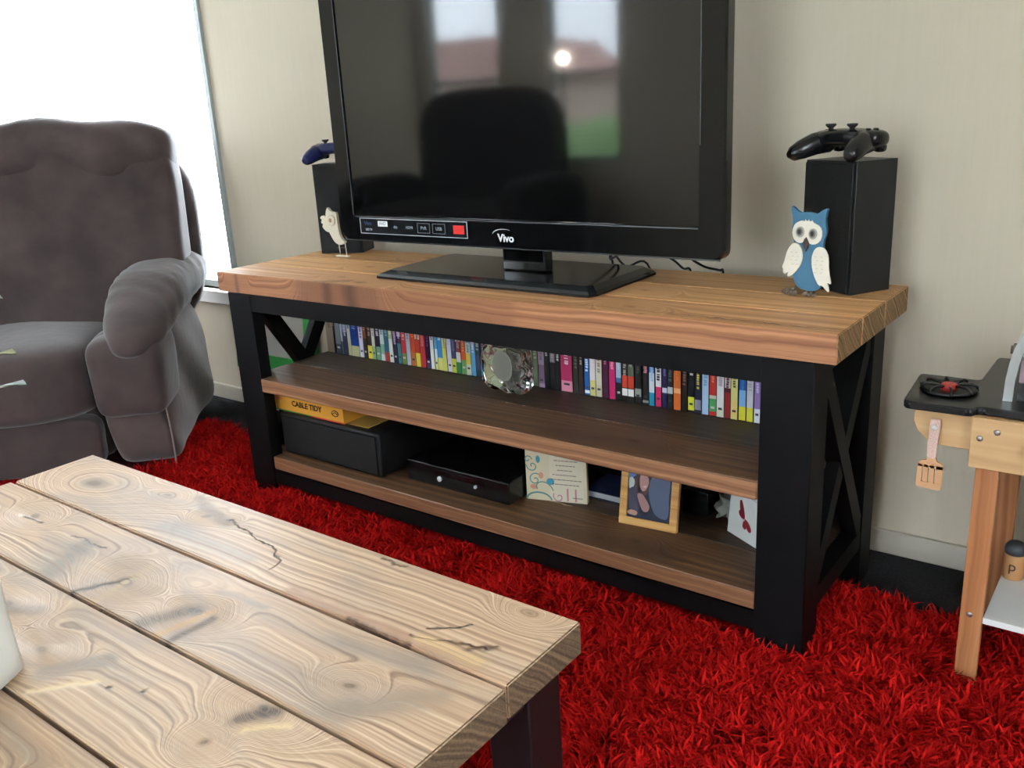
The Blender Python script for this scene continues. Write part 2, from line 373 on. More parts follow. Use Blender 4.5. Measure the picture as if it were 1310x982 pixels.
hg = bmesh.new()
for x in range(18): 
    bmesh.ops.create_icosphere(hg, subdivisions=2, radius=.55, matrix=Matrix.Translation((-9.5+x*.32, -9.0+random.uniform(-.1, .1), .25+random.uniform(-.05, .05))))
tag(obj('hedge', hg, mat('hedge_green', '5c8442', .9, var=.4, vscale=12)), 'clipped green hedge outside the far windows, mirrored in the screen', 'hedge')

# ------------------------------------------------------------------ coffee table
px0, pw, pl, yaw0 = .2665, .164, 1.1915, -.5402
CA = ('d8c3a4', 'b79f80', '8a7560')
GR = '8f877c'
DK, OR_, PK_ = '2c211b', 'c49a66', 'b08a78'
planks = [
 dict(light='dfc4a6', mid='c7a688', dark='96765f', grey='938b84', greyamt=.55,
      knots=[(.423, -.621, .10, .55, '6a5c50'), (.742, -.599, .028, .8, '6e5440'), (.790, -.588, .02, .8, '33261e'), (1.39, -.554, .035, .7, '8c7054'), (.60, -.585, .035, .5, '7c6c5c')],
      marks=[(.792, -.588, .845, -.600, .0022, DK), (.845, -.6, .903, -.611, .0016, DK), (.903, -.611, .943, -.617, .0018, DK), (.943, -.617, .982, -.636, .002, DK), (.982, -.636, .989, -.664, .002, '5a4030'),
             (1.115, -.551, 1.16, -.549, .0026, '6a4a30'), (1.07, -.690, 1.40, -.686, .013, 'b08a72', .95), (1.19, -.697, 1.30, -.697, .005, '5a4234'), (1.300, -.655, 1.345, -.622, .0022, DK), (1.29, -.68, 1.39, -.652, .0022, '4a2c20'),
             (1.37, -.665, 1.40, -.645, .0045, '5c4038'), (1.31, -.67, 1.40, -.68, .012, 'd8b888', .8), (.66, -.56, .80, -.60, .012, '7c7066', .7), (.72, -.655, .93, -.66, .018, '98918a', .6)]),
 dict(light='dbc0a2', mid='c0a083', dark='8d705a', grey='877f79', greyamt=.65,
      knots=[(1.0, -.80, .045, .7, '4a3a30'), (.83, -.80, .05, .6, '6a5c50'), (.47, -.755, .035, .6, '7c6c5e'), (1.30, -.80, .03, .7, '6c5a48')],
      marks=[(.455, -.768, .511, -.766, .0028, '4a3a34'), (.608, -.766, .70, -.757, .0022, '3a2a24'), (.79, -.862, .83, -.79, .006, '3a2c24'), (.845, -.86, .822, -.76, .008, 'c8aa84', .9), (.70, -.85, .66, -.77, .022, '77726a', .75),
             (.955, -.862, .985, -.80, .015, '3c3128', .9), (1.0, -.862, 1.02, -.79, .008, 'c39a6c', .95), (1.03, -.86, 1.035, -.80, .007, '4a362a', .9), (.98, -.745, 1.07, -.74, .007, '8a7e74', .6), (1.33, -.84, 1.40, -.76, .022, '857b70', .6)]),
 dict(light='d8bc9c', mid='bb9b7c', dark='8a6d56', grey='857d77', greyamt=.6,
      knots=[(1.254, -.885, .04, .6, '4a3a30'), (1.243, -.954, .025, .8, '6a5038'), (.74, -.93, .04, .5, '6a5e54'), (.90, -.96, .03, .5, '8a765e')],
      marks=[(.98, -1.015, 1.03, -.962, .006, 'dcc49a', .9), (.965, -.985, 1.0, -.93, .016, '7c7268', .7), (1.24, -.91, 1.27, -.88, .01, '3a2e26', .9), (1.26, -.915, 1.30, -.885, .005, 'd8bc8c', .9), (1.052, -.962, 1.056, -.960, .003, DK), (1.10, -.94, 1.103, -.94, .003, DK), (.73, -.95, .80, -.915, .014, '6c6058', .7)]),
 dict(light='cfb08c', mid='ae8c6c', dark='80634b', grey='80766c', greyamt=.55, knots=[(1.2, -1.12, .04, .6, '5a4636')], marks=[(1.0, -1.06, 1.15, -1.08, .01, '8a7c6c', .6)])]
ct = thing('coffee_table', 'low coffee table of thick weathered pine planks on dark legs, in the foreground', 'coffee table', (.862, -.868, 0))
oc = (.862, -.868, 0)
endg = wood('end_grain_shaded', '8c775e', '6c5a46', '4a3c30', freq=110, rough=.7, fibre=.5, contrast=.8, wav=.05, knots=[(0, .22, .05, 1, '3c2c20')])  # end-face wood with the dimmer light put into its colour
for i, a in enumerate(planks):
    y1 = yaw0-i*pw; y0 = y1-pw+.0058
    bm = bmesh.new(); f = box(bm, px0-(.006 if i == 1 else 0)+i*.002, px0+pl+(.0, .003, .0, -.004)[i], y0, y1, CT-.047, CT)
    top_e = [e for e in bm.edges]
    bmesh.ops.bevel(bm, geom=top_e, offset=.0022, segments=2, affect='EDGES')
    bm.normal_update()
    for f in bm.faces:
        if abs(f.normal.x) > .8: f.material_index = 1      # end grain, painted darker for the weaker light there
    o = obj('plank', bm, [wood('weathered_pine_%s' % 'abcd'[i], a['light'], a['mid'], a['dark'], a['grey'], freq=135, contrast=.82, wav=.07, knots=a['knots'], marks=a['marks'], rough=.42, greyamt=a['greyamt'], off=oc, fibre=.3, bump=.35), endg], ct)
blk = mat('black_paint', '08080a', .55, spec=.18, bump=.15, bscale=200, var=.12, vscale=20)
dkb = mat('dark_stain', '1a1214', .5, bump=.15, bscale=200)
for x, y in ((.30, -.64), (1.375, -.64), (.30, -1.175), (1.375, -1.175)):
    bm = bmesh.new(); box(bm, x, x+.068, y, y+.068, .0, CT-.0475, bev=.003); obj('leg', bm, dkb, ct)
for i in range(3): obj('gap_light_stop', B(.33, 1.43, yaw0-(i+1)*pw-.02+.0029, yaw0-(i+1)*pw+.02+.0029, CT-.0474, CT-.04705), dkb, ct)  # added thin strips that keep light out of the plank gaps
for a in ((.369, 1.374, -.632, -.592), (.369, 1.374, -1.165, -1.125)):
    obj('apron', B(*a, CT-.10, CT-.0475), dkb, ct)
for x in (.31, 1.40):
    obj('apron', B(x, x+.036, -1.106, -.641, CT-.075, CT-.0475), dkb, ct)

# planter and plant at its left end
pm_ = mat('white_ceramic', 'e4e6e2', .35, coat=.3)
hx, hy = math.cos(R(-61)), math.sin(R(-61)); gx, gy = math.cos(R(-151)), math.sin(R(-151))
pc = (.925+.055*hx+.055*gx, -.988+.055*hy+.055*gy)
pl_ = thing('white_planter', 'square white planter standing on the coffee table, cut by the left edge', 'planter', (*pc, CT))
bm = bmesh.new(); rings = []
prof = [(.050, 0), (.0555, .004), (.0545, .03), (.053, .08), (.0535, .14), (.056, .175), (.058, .185), (.054, .187), (.050, .175), (.047, .15)]
for r, z in prof:
    ring = []
    for k in range(48):
        th = 2*math.pi*k/48; c_, s_ = math.cos(th), math.sin(th); q = (abs(c_)**7+abs(s_)**7)**(-1/7)
        ring.append(bm.verts.new((r*q*c_, r*q*s_, z)))
    rings.append(ring)
for i in range(len(rings)-1):
    for k in range(48): bm.faces.new((rings[i][k], rings[i][(k+1) % 48], rings[i+1][(k+1) % 48], rings[i+1][k])).smooth = True
bm.faces.new(rings[0][::-1]); bm.faces.new(rings[-1]).material_index = 1
rot(bm, bm.verts, R(-61)); obj('pot', bm, [pm_, mat('soil', '3a2c22', .9)], pl_, local=True)
plant = thing('potted_lily', 'cream and green leafed plant growing in the white planter, leaf tips showing', 'plant', (*pc, CT+.15))
def leaf(bm, base, tip, wdt, sag=.03, n=9, mi=0, mi2=None, side=(0, 0, 1)):
    b, t_ = Vector(base), Vector(tip); ax = (t_-b); sd = ax.cross(Vector(side)).normalized(); nrm = sd.cross(ax).normalized(); prev = None
    for i in range(n+1):
        s = i/n; p = b+ax*s+nrm*(sag*math.sin(math.pi*s)); wv = wdt*(math.sin(math.pi*min(1, s*.92+.06))**.8)*(1-.35*s)+.0003
        wob = .004*math.sin(s*14)
        row = [bm.verts.new(p-sd*wv+nrm*(wv*.35+wob)), bm.verts.new(p-sd*wv*.5+nrm*wv*.1), bm.verts.new(p), bm.verts.new(p+sd*wv*.5+nrm*wv*.1), bm.verts.new(p+sd*wv+nrm*(wv*.35-wob))]
        if prev:
            for k in range(4):
                f = bm.faces.new((prev[k], prev[k+1], row[k+1], row[k])); f.smooth = True; f.material_index = (mi2 if (mi2 is not None and k in (1, 2)) else mi)
        prev = row
cream = mat('leaf_cream', 'dcdcb4', .45, var=.06); lwhite = mat('petal_white', 'dfe6e6', .45); lgreen = mat('leaf_green', '5c8a5e', .4, var=.15, vscale=40)
bc = Vector((*pc, CT+.16))
bm = bmesh.new()
for k in range(5):
    a_ = k*1.256; tube(bm, [bc+Vector((.006*math.cos(a_), .006*math.sin(a_), -.02)), bc+Vector((.02*math.cos(a_), .02*math.sin(a_), .12)), bc+Vector((.03*math.cos(a_), .03*math.sin(a_), .24))], .003, 6)
obj('stem', bm, lgreen, plant)
tips = [((.997, -.950, .717), (lwhite, lgreen), .020), ((.988, -.95, .752), (cream, cream), .017), ((.983, -.95, .815), (lwhite, lwhite), .014)]
for k in range(11):
    a_ = 2.2+k*.42+random.uniform(-.1, .1); r_ = random.uniform(.09, .15)
    tips.append(((pc[0]+r_*math.cos(a_), pc[1]+r_*math.sin(a_), random.uniform(.66, .86)), random.choice([(lwhite, lgreen), (cream, cream), (lgreen, lgreen)]), .018))
for tp, mm, wd in tips:
    dirv = (Vector(tp)-bc); b_ = bc+Vector((dirv.x*.12, dirv.y*.12, max(.05, dirv.z-.09)))
    bm = bmesh.new(); leaf(bm, b_, tp, wd, mi=0, mi2=1)
    bmesh.ops.solidify(bm, geom=bm.faces[:], thickness=.0008) 
    obj('leaf', bm, list(mm), plant)

# ------------------------------------------------------------------ media unit
mu = thing('media_unit', 'long black media unit with thick rustic pine top and two brown shelves', 'tv stand', (.8, .21, 0))
om = (.8, .21, 0)
seams = [(-.001, .1270), (.1300, .2630), (.2660, .4209)]
endg2 = wood('end_grain_honey_shaded', 'a3825e', '80623f', '574029', freq=110, rough=.7, fibre=.5, contrast=.8, wav=.05)  # unit's end faces, shade put into the wood tones
edge_m = wood('reddish_pine_edge_shaded', 'c18a62', 'a06c4a', '6e4430', freq=70, rough=.5, off=om, fibre=.3, contrast=.7, wav=.05,
             knots=[(.50, .0, .05, .5, '4a3024'), (.42, .0, .04, .5, '5a3828'), (.08, 0, .02, .6, '5a4440')], marks=[(.34, 0, .56, 0, .03, '5c3c2c', .55), (.55, 0, .95, 0, .02, '7c5038', .45)])
tops = [wood('honey_pine_front', 'd8a878', 'c08c5e', '98663e', freq=55, rough=.5, off=om, fibre=.3, contrast=.7, wav=.06,
             knots=[(.50, .035, .04, .5, '6a4428'), (.40, .07, .03, .6, '7a5030'), (1.20, .05, .03, .5, '8c5c38'), (.33, -.01, .03, .6, '6a4a3c')],
             marks=[(.36, -.01, .46, .035, .012, '5a3a26', .7), (.42, -.01, .47, -.01, .01, '5a3324', .7), (.99, .03, 1.605, .030, .0013, '3a2418', .9), (1.3, .031, 1.6, .033, .001, '5a3a24')]),
        wood('honey_pine_middle', 'deb07c', 'cc9864', 'a4703e', freq=60, rough=.5, off=om, fibre=.3, contrast=.6, wav=.06, knots=[(.36, .2, .03, .5, '7a5030'), (1.15, .2, .03, .5, '9a6a40')]),
        wood('honey_pine_rear', 'd4a674', 'bc8e5e', '986a40', freq=60, rough=.5, off=om, fibre=.3, contrast=.6, wav=.06, knots=[(.42, .36, .035, .5, '6f4a2c'), (1.5, .36, .03, .5, '8c6038')])]
for (a, b), m_ in zip(seams, tops):
    bm = bmesh.new(); box(bm, .0, 1.6, a, b, H-.0502, H)
    bmesh.ops.bevel(bm, geom=bm.edges[:], offset=.0016, segments=2, affect='EDGES')
    bm.normal_update()
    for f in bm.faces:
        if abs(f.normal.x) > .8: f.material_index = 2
    if a < 0:
        for f in bm.faces:
            if f.normal.y < -.6: f.material_index = 1      # sawn front edge: redder wood, its weaker light painted in darker
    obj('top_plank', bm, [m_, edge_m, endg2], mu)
LI, LW = .034, .090
zt = H-.0505
def zprism(bm, poly, z0, z1, bev=0, mi=0):
    """outline in x,y extruded along z"""
    a_ = [bm.verts.new((p[0], p[1], z0)) for p in poly]; b_ = [bm.verts.new((p[0], p[1], z1)) for p in poly]; n = len(poly)
    fs = [bm.faces.new(a_[::-1]), bm.faces.new(b_)]+[bm.faces.new((a_[i], a_[(i+1) % n], b_[(i+1) % n], b_[i])) for i in range(n)]
    for f in fs: f.material_index = mi
    bmesh.ops.recalc_face_normals(bm, faces=bm.faces)
    if bev:
        r = bmesh.ops.bevel(bm, geom=bm.edges[:], offset=bev, segments=2, affect='EDGES')
        for f in r['faces']: f.smooth = True
for sg in (0, 1):
    X = (lambda v: v) if sg == 0 else (lambda v: 1.6-v)
    bm = bmesh.new(); zprism(bm, [(X(p[0]), p[1]) for p in ((LI, 0), (LI+LW, 0), (LI+LW, .036), (LI+.036, .036), (LI+.036, .075), (LI, .075))], 0, zt, bev=.0015)
    obj('leg', bm, blk, mu)
    bm = bmesh.new(); box(bm, *sorted((X(LI), X(LI+.036))), .335, .409, 0, zt, bev=.0015); obj('leg', bm, blk, mu)
xa, xb = LI+LW+.0003, 1.6-LI-LW-.0003
obj('apron', B(xa, xb, .002, .036, H-.096, zt), blk, mu)
xc, xd = LI+.0363, 1.6-LI-.0363
obj('apron', B(xc, xd, .37, .40, H-.082, zt), blk, mu)
obj('bottom_rail', B(xa, xb, .004, .04, .045, .0835), blk, mu)
obj('bottom_rail', B(xc, xd, .37, .40, .045, .0835), blk, mu)
obj('back_panel', B(xc, xd, .402, .409, .09, H-.051), blk, mu)
ya, yb = .0753, .3347
for sx_ in (0, 1):
    x0_ = LI+.002 if sx_ == 0 else 1.6-LI-.034; x1_ = x0_+.032
    obj('side_rail', B(x0_, x1_, ya, yb, zt-.034, zt), blk, mu)
    obj('side_rail', B(x0_, x1_, ya, yb, .085, .125), blk, mu)
    z0_, z1_ = .125, zt-.034
    for dr in (0, 1):
        p0 = Vector((0, ya, z1_)) if dr == 0 else Vector((0, yb, z1_)); p1 = Vector((0, yb, z0_)) if dr == 0 else Vector((0, ya, z0_))
        d_ = (p1-p0).normalized(); nn = Vector((0, -d_.z, d_.y))*.019
        # brace cut flush with posts: clip polygon to the opening
        poly = [p0-nn-d_*.04, p0+nn-d_*.04, p1+nn+d_*.04, p1-nn+d_*.04]
        bm = bmesh.new(); xx0, xx1 = (x0_+.001, x1_-.001) if dr == 0 else (x0_+.004, x1_-.004)
        a_ = [bm.verts.new((xx0, p.y, p.z)) for p in poly]; b_ = [bm.verts.new((xx1, p.y, p.z)) for p in poly]
        bm.faces.new(a_); bm.faces.new(b_[::-1])
        for i in range(4): bm.faces.new((a_[i], b_[i], b_[(i+1) % 4], a_[(i+1) % 4]))
        for co_, no_ in (((0, ya, 0), (0, -1, 0)), ((0, yb, 0), (0, 1, 0)), ((0, 0, z0_), (0, 0, -1)), ((0, 0, z1_), (0, 0, 1))):
            r_ = bmesh.ops.bisect_plane(bm, geom=bm.verts[:]+bm.edges[:]+bm.faces[:], plane_co=co_, plane_no=no_, clear_outer=True)
            es = [e for e in r_['geom_cut'] if isinstance(e, bmesh.types.BMEdge)]
            if es: bmesh.ops.contextual_create(bm, geom=es)
        bmesh.ops.recalc_face_normals(bm, faces=bm.faces)
        obj('cross_brace', bm, blk, mu)
wal = dict(freq=75, rough=.5, off=om, fibre=.35, contrast=.65, wav=.06)
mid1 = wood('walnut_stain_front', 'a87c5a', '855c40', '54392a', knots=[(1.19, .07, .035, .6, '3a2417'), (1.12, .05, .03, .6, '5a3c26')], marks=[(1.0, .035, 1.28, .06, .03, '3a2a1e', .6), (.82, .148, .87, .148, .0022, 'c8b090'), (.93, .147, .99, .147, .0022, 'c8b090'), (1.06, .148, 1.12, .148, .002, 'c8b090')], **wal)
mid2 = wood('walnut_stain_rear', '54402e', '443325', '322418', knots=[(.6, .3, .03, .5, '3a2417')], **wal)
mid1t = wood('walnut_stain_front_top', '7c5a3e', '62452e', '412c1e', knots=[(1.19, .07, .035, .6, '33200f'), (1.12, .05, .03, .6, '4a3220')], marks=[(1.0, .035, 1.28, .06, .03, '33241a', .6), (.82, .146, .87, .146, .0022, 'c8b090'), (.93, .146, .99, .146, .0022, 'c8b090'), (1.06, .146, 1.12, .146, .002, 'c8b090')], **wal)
for z, name, yf, b_seam in ((MS, 'middle', -.0013, .149), (BS, 'bottom', .0045, .15)):
    t_ = .0358
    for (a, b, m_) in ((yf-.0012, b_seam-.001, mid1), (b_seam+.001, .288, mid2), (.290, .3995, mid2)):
        bm = bmesh.new()
        if a < .05: zprism(bm, [(xa, a), (xb, a), (xb, .0365), (xd, .0365), (xd, b), (xc, b), (xc, .0365), (xa, .0365)], z-t_, z, bev=.0022)
        else: box(bm, xc, xd, a, b, z-t_, z, bev=.0015)
        bm.normal_update()
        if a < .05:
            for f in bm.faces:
                if f.normal.z > .8: f.material_index = 1   # same wood in a darker tone on the upper side
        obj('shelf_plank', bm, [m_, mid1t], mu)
# ------------------------------------------------------------------ television
gloss = mat('gloss_black', '0b0c0e', .07, spec=.5)
scr = mat('screen_glass', '060708', .055, spec=1.0)
backp = mat('matt_black_plastic', '141416', .5)
silver = mat('silver_print', 'c9cccf', .3, metal=.0)
greyline = mat('grey_trim_line', '6b7074', .25, metal=.5)
tv = thing('television', 'large flat screen television with glossy black bezel on a glass base', 'television', (.83, .225, H))
TX0, TX1, TZ0, TZ1, TF = .311, 1.334, .689, 1.325, .165
def rrect(x0, x1, z0, z1, r, n=5):
    p = []
    for cx, cz, a0 in ((x1-r, z0+r, -90), (x1-r, z1-r, 0), (x0+r, z1-r, 90), (x0+r, z0+r, 180)):
        for k in range(n+1): a = R(a0+90*k/n); p.append((cx+r*math.cos(a), cz+r*math.sin(a)))
    return p
bm = bmesh.new()
o_ = rrect(TX0, TX1, TZ0, TZ1, .02); i_ = rrect(.362, 1.283, .752, 1.275, .004)
n = len(o_)
f0 = [bm.verts.new((p[0], TF+.004, p[1])) for p in o_]; f1 = [bm.verts.new((p[0]+(.004 if p[0] < .8 else -.004), TF, p[1]+(.004 if p[1] < 1 else -.004))) for p in o_]
g0 = [bm.verts.new((p[0], TF, p[1])) for p in i_]; g1 = [bm.verts.new((p[0], TF+.006, p[1])) for p in i_]; b0 = [bm.verts.new((p[0], TF+.03, p[1])) for p in o_]
for i in range(n):
    j = (i+1) % n
    for A_, B_ in ((b0, f0), (f0, f1), (f1, g0), (g0, g1)): bm.faces.new((A_[i], A_[j], B_[j], B_[i]))
bm.faces.new(b0)
bmesh.ops.recalc_face_normals(bm, faces=bm.faces)
obj('bezel', bm, gloss, tv)
obj('screen', B(.3621, 1.2829, TF+.003, TF+.012, .7521, 1.2749), scr, tv)
bm = bmesh.new(); prism(bm, [(p[0], p[1]) for p in rrect(.42, 1.23, .74, 1.26, .03)], TF+.031, TF+.085, bev=.02); obj('rear_housing', bm, backp, tv)
bm = bmesh.new(); box(bm, .366, 1.282, TF-.0008, TF+.0004, .7475, .7500); box(bm, .3600, .3615, TF-.0008, TF+.0004, .752, 1.275); box(bm, 1.2845, 1.2858, TF-.0008, TF+.0004, .90, 1.275)
obj('trim_line', bm, greyline, tv)
bm = bmesh.new(); box(bm, .318, 1.327, TF-.0012, TF+.002, .6895, .6925); obj('lower_edge_highlight', bm, mat('edge_highlight', '8e949a', .12, metal=.9), tv)  # bright strip put in as the highlight along the bezel's lower edge
# lettering on the lower bezel
text('logo_lettering', 'Vivo', .0235, (.829, TF-.0004, .7125), mat('logo_silver', 'd6d8da', .35), tv, ext=.0004, sx=1.02, bold=.0006)
bm = bmesh.new(); arc = []
for k in range(13):
    a = R(172-k*9.5); arc.append((.824+.031*math.cos(a), .7200+.0125*math.sin(a)))
prev = None
for k, p in enumerate(arc):
    th = .0022*(1-k/13)+.0003; v1 = bm.verts.new((p[0], TF-.0006, p[1]-th/2)); v2 = bm.verts.new((p[0], TF-.0006, p[1]+th/2))
    if prev: bm.faces.new((prev[0], v1, v2, prev[1]))
    prev = (v1, v2)
obj('logo_swoosh', bm, silver, tv)
st = obj('sticker_strip', B(.381, .722, TF-.0004, TF, .708, .7455), mat('sticker_black', '101318', .2), tv)
bm = bmesh.new()
for a in ((.381, .722, .708, .7092), (.381, .722, .7443, .7455), (.381, .3822, .7092, .7443), (.7208, .722, .7092, .7443)): box(bm, a[0], a[1], TF-.0008, TF-.0004, a[2], a[3])
obj('sticker_border', bm, silver, st)
bm = bmesh.new(); box(bm, .442, .474, TF-.0007, TF-.0004, .7265, .7395); obj('white_label', bm, mat('print_white', 'd2d4d6', .4), st)
text('label_lettering', 'FHD', .011, (.458, TF-.0009, .7330), mat('print_dark', '15181c', .4), st, ext=.0001)
bm = bmesh.new(); box(bm, .681, .713, TF-.0007, TF-.0004, .717, .7365); obj('red_label', bm, mat('print_red', 'd8322c', .35), st)
pw_ = mat('print_grey', '9aa0a4', .4)
for bx_, tx, sz in ((.410, 'LED TV', .007), (.500, 'dts', .010), (.545, 'HDMI', .009), (.590, 'PVR', .011), (.637, 'USB', .011)):
    text('label_lettering', tx, sz, (bx_, TF-.0007, .7265 if bx_ > .42 else .7180), pw_ if bx_ != .410 else mat('print_white', 'd2d4d6', .4), st, ext=.0001)
text('label_lettering', 'Vivo', .014, (.408, TF-.0007, .733), mat('print_blue', '27406e', .4), st, ext=.0001)
bm = bmesh.new()
for bx_ in (.590, .637):
    for a in ((-.019, .019, .7155, .716), (-.019, .019, .7375, .738), (-.019, -.0185, .716, .7375), (.0185, .019, .716, .7375)): box(bm, bx_+a[0], bx_+a[1], TF-.0007, TF-.0004, a[2], a[3])
obj('label_outline', bm, pw_, st)
bm = bmesh.new(); box(bm, .790, .905, .200, .232, H+.019, TZ0+.06, bev=.004); obj('neck', bm, gloss, tv)
bm = bmesh.new()
prism(bm, [(-.5, 0), (.5, 0), (.5, .004), (.496, .012), (.47, .019), (-.47, .019), (-.496, .012), (-.5, .004)], -1, 1)
bm.free(); bm = bmesh.new(); rings = []
for e_, z in ((.0, .002), (.0, .007), (.006, .012), (.022, .0185), (.024, .019)):
    pts = [(.505+e_, .082+e_), (1.090-e_, .082+e_), (1.098-e_, .10+e_), (1.098-e_, .345-e_*.5), (1.085-e_, .36-e_*.5), (.500+e_, .36-e_*.5), (.488+e_, .345-e_*.5), (.497+e_, .10+e_)]
    rings.append([bm.verts.new((p[0], p[1], H+z)) for p in pts])
for i in range(len(rings)-1):
    for k in range(8): bm.faces.new((rings[i][k], rings[i][(k+1) % 8], rings[i+1][(k+1) % 8], rings[i+1][k]))
bm.faces.new(rings[0][::-1]); bm.faces.new(rings[-1]); bmesh.ops.recalc_face_normals(bm, faces=bm.faces)
obj('base_plate', bm, mat('base_glass_black', '17191b', .10, spec=.6), tv)
for x, y in ((.53, .11), (1.05, .11), (.53, .33), (1.05, .33)):
    bm = bmesh.new(); lathe(bm, [(.010, 0), (.010, .0022)], (x, y, H), 12); obj('rubber_foot', bm, backp, tv)
def curve_tube(bm, pts, r, seg=6, sub=6, mi=0):
    P_ = [Vector(p) for p in pts]; out = []
    for i in range(len(P_)-1):
        p0, p1, p2, p3 = P_[max(i-1, 0)], P_[i], P_[i+1], P_[min(i+2, len(P_)-1)]
        for k in range(sub):
            t = k/sub; out.append(.5*((2*p1)+(p2-p0)*t+(2*p0-5*p1+4*p2-p3)*t*t+(3*p1-p0-3*p2+p3)*t**3))
    out.append(P_[-1]); tube(bm, out, r, seg, mi)
cab = mat('cable_rubber', '0e0e10', .4)
for pts, lb in (([(.93, .272, .76), (.935, .30, .70), (.955, .39, .66), (.99, .402, .622), (1.03, .43, .625), (1.05, .47, .50)], 'thin black cable hanging behind the screen, nearest the neck'),
                ([(.985, .272, .76), (.985, .30, .69), (.98, .385, .655), (.945, .41, .634), (.93, .44, .632), (.93, .48, .50)], 'black cable hanging straight down behind the screen'),
                ([(1.06, .272, .76), (1.07, .31, .69), (1.11, .385, .65), (1.13, .41, .624), (1.135, .44, .61), (1.13, .48, .50)], 'black cable behind the screen crossing toward the base corner'),
                ([(1.185, .272, .76), (1.185, .31, .68), (1.195, .37, .64), (1.21, .42, .623), (1.21, .445, .61), (1.2, .48, .50)], 'black cable dangling past the right rear corner of the screen base')):
    bm = bmesh.new(); curve_tube(bm, pts, .0028); tag(obj('cable', bm, cab), lb, 'cable', 'cables behind the television')

# ------------------------------------------------------------------ speakers
spk = mat('speaker_black', '17191b', .42, bump=.1, bscale=300)
grl = mat('speaker_cloth', '0c0d0e', .75, bump=.5, bscale=500)
def speaker(loc, rz, label, wd=.125, dp=.085, hg=.24):
    t = thing('speaker', label, 'speaker', loc, rz, 'surround speakers on the unit')
    bm = bmesh.new(); box(bm, -wd/2, wd/2, -dp/2, dp/2, 0, hg, bev=.0015); obj('cabinet', bm, spk, t, local=True)
    bm = bmesh.new(); box(bm, -wd/2+.004, wd/2-.004, -dp/2-.006, -dp/2, .004, hg-.004, bev=.002); obj('grille', bm, grl, t, local=True)
    bm = bmesh.new(); box(bm, -.012, .012, -dp/2-.0068, -dp/2-.006, .014, .018); obj('badge', bm, greyline, t, local=True)
    return t
# right one: near edge at (1.533,.29); faces turned
def spk_at(near, rz, label, **k):
    wd, dp = k['wd'], k['dp']
    c = Vector((near[0], near[1]))-Vector((math.cos(rz)*wd/2+math.sin(rz)*dp/2, math.sin(rz)*wd/2-math.cos(rz)*dp/2))
    return speaker((c.x, c.y, H), rz, label, **k)
spk_at((1.529, .290), R(-30), 'black bookshelf speaker behind the blue owl, nearer the kitchen', wd=.132, dp=.095, hg=.242)
spk_at((.163, .372), R(24), 'black bookshelf speaker behind the television, nearer the window', wd=.127, dp=.085, hg=.246)

# ------------------------------------------------------------------ game controllers
def controller(loc, rz, m, label, tilt=0):
    t = thing('game_controller', label, 'controller', loc, rz, 'game controllers on the speakers')
    bm = bmesh.new()
    def tap(u, p):  # crowned slab
        p.z += .004*(1-u.x*u.x); return p
    pillow(bm, (0, .002, .037), (.060, .032, .0155), 3.2, 10, tap)
    for s in (-1, 1):
        pillow(bm, (s*.047, .010, .037), (.029, .027, .0165), 2.6, 8)
        tube(bm, [(s*.045, .006, .034), (s*.052, -.022, .030), (s*.061, -.046, .021), (s*.067, -.062, .0145), (s*.0685, -.070, .0135)], [.021, .020, .0175, .0135, .006], 14)
        lathe(bm, [(.0155, -.010), (.0165, 0), (.0145, .004), (.010, .0045)], (s*.024, -.012, .044), 20)
    obj('body', bm, m, t, local=True)
    for s in (-1, 1):
        bm = bmesh.new(); lathe(bm, [(.0045, 0), (.0045, .009), (.0085, .0125), (.0098, .0145), (.009, .0165), (.003, .0155)], (s*.024, -.012, .0485), 20); obj('thumbstick', bm, backp, t, local=True)
        bm = bmesh.new(); pillow(bm, (s*.046, .036, .033), (.011, .006, .006), 3, 4); pillow(bm, (s*.046, .037, .0215), (.011, .009, .009), 3, 4); obj('trigger', bm, gloss, t, local=True)
    for dx, dy in ((0, .009), (0, -.009), (.009, 0), (-.009, 0)):
        bm = bmesh.new(); lathe(bm, [(.0042, 0), (.0042, .0025), (.003, .003)], (.047+dx, .012+dy, .0525), 12); obj('button', bm, gloss, t, local=True)
    bm = bmesh.new(); box(bm, -.049, -.045, .002, .022, .0522, .0545, bev=.0006); box(bm, -.057, -.037, .010, .014, .0522, .0546, bev=.0006); obj('direction_pad', bm, gloss, t, local=True)
    return t
controller((1.497, .318, H+.2425), R(-24), mat('controller_black', '101114', .22, spec=.5), 'black game controller on the speaker behind the blue owl')
controller((.118, .352, H+.2465), R(28), mat('controller_blue', '141d4c', .28, spec=.5), 'dark blue game controller on the speaker behind the television')

# ------------------------------------------------------------------ owls
def smooth_poly(pts, sub=5):
    n = len(pts); out = []
    for i in range(n):
        p0, p1, p2, p3 = [Vector((*pts[(i+k) % n], 0)) for k in (-1, 0, 1, 2)]
        for k in range(sub):
            t = k/sub; q = .5*((2*p1)+(p2-p0)*t+(2*p0-5*p1+4*p2-p3)*t*t+(3*p1-p0-3*p2+p3)*t**3); out.append((q.x, q.y))
    return out
def flat(name, pts, y0, y1, m, parent, sub=5, bev=.0008):
    bm = bmesh.new(); prism(bm, smooth_poly(pts, sub) if sub > 1 else pts, y0, y1, bev=bev); return obj(name, bm, m, parent, local=True)
def ell(cx, cz, rx, rz, n=22): return [(cx+rx*math.cos(2*math.pi*k/n), cz+rz*math.sin(2*math.pi*k/n)) for k in range(n)]
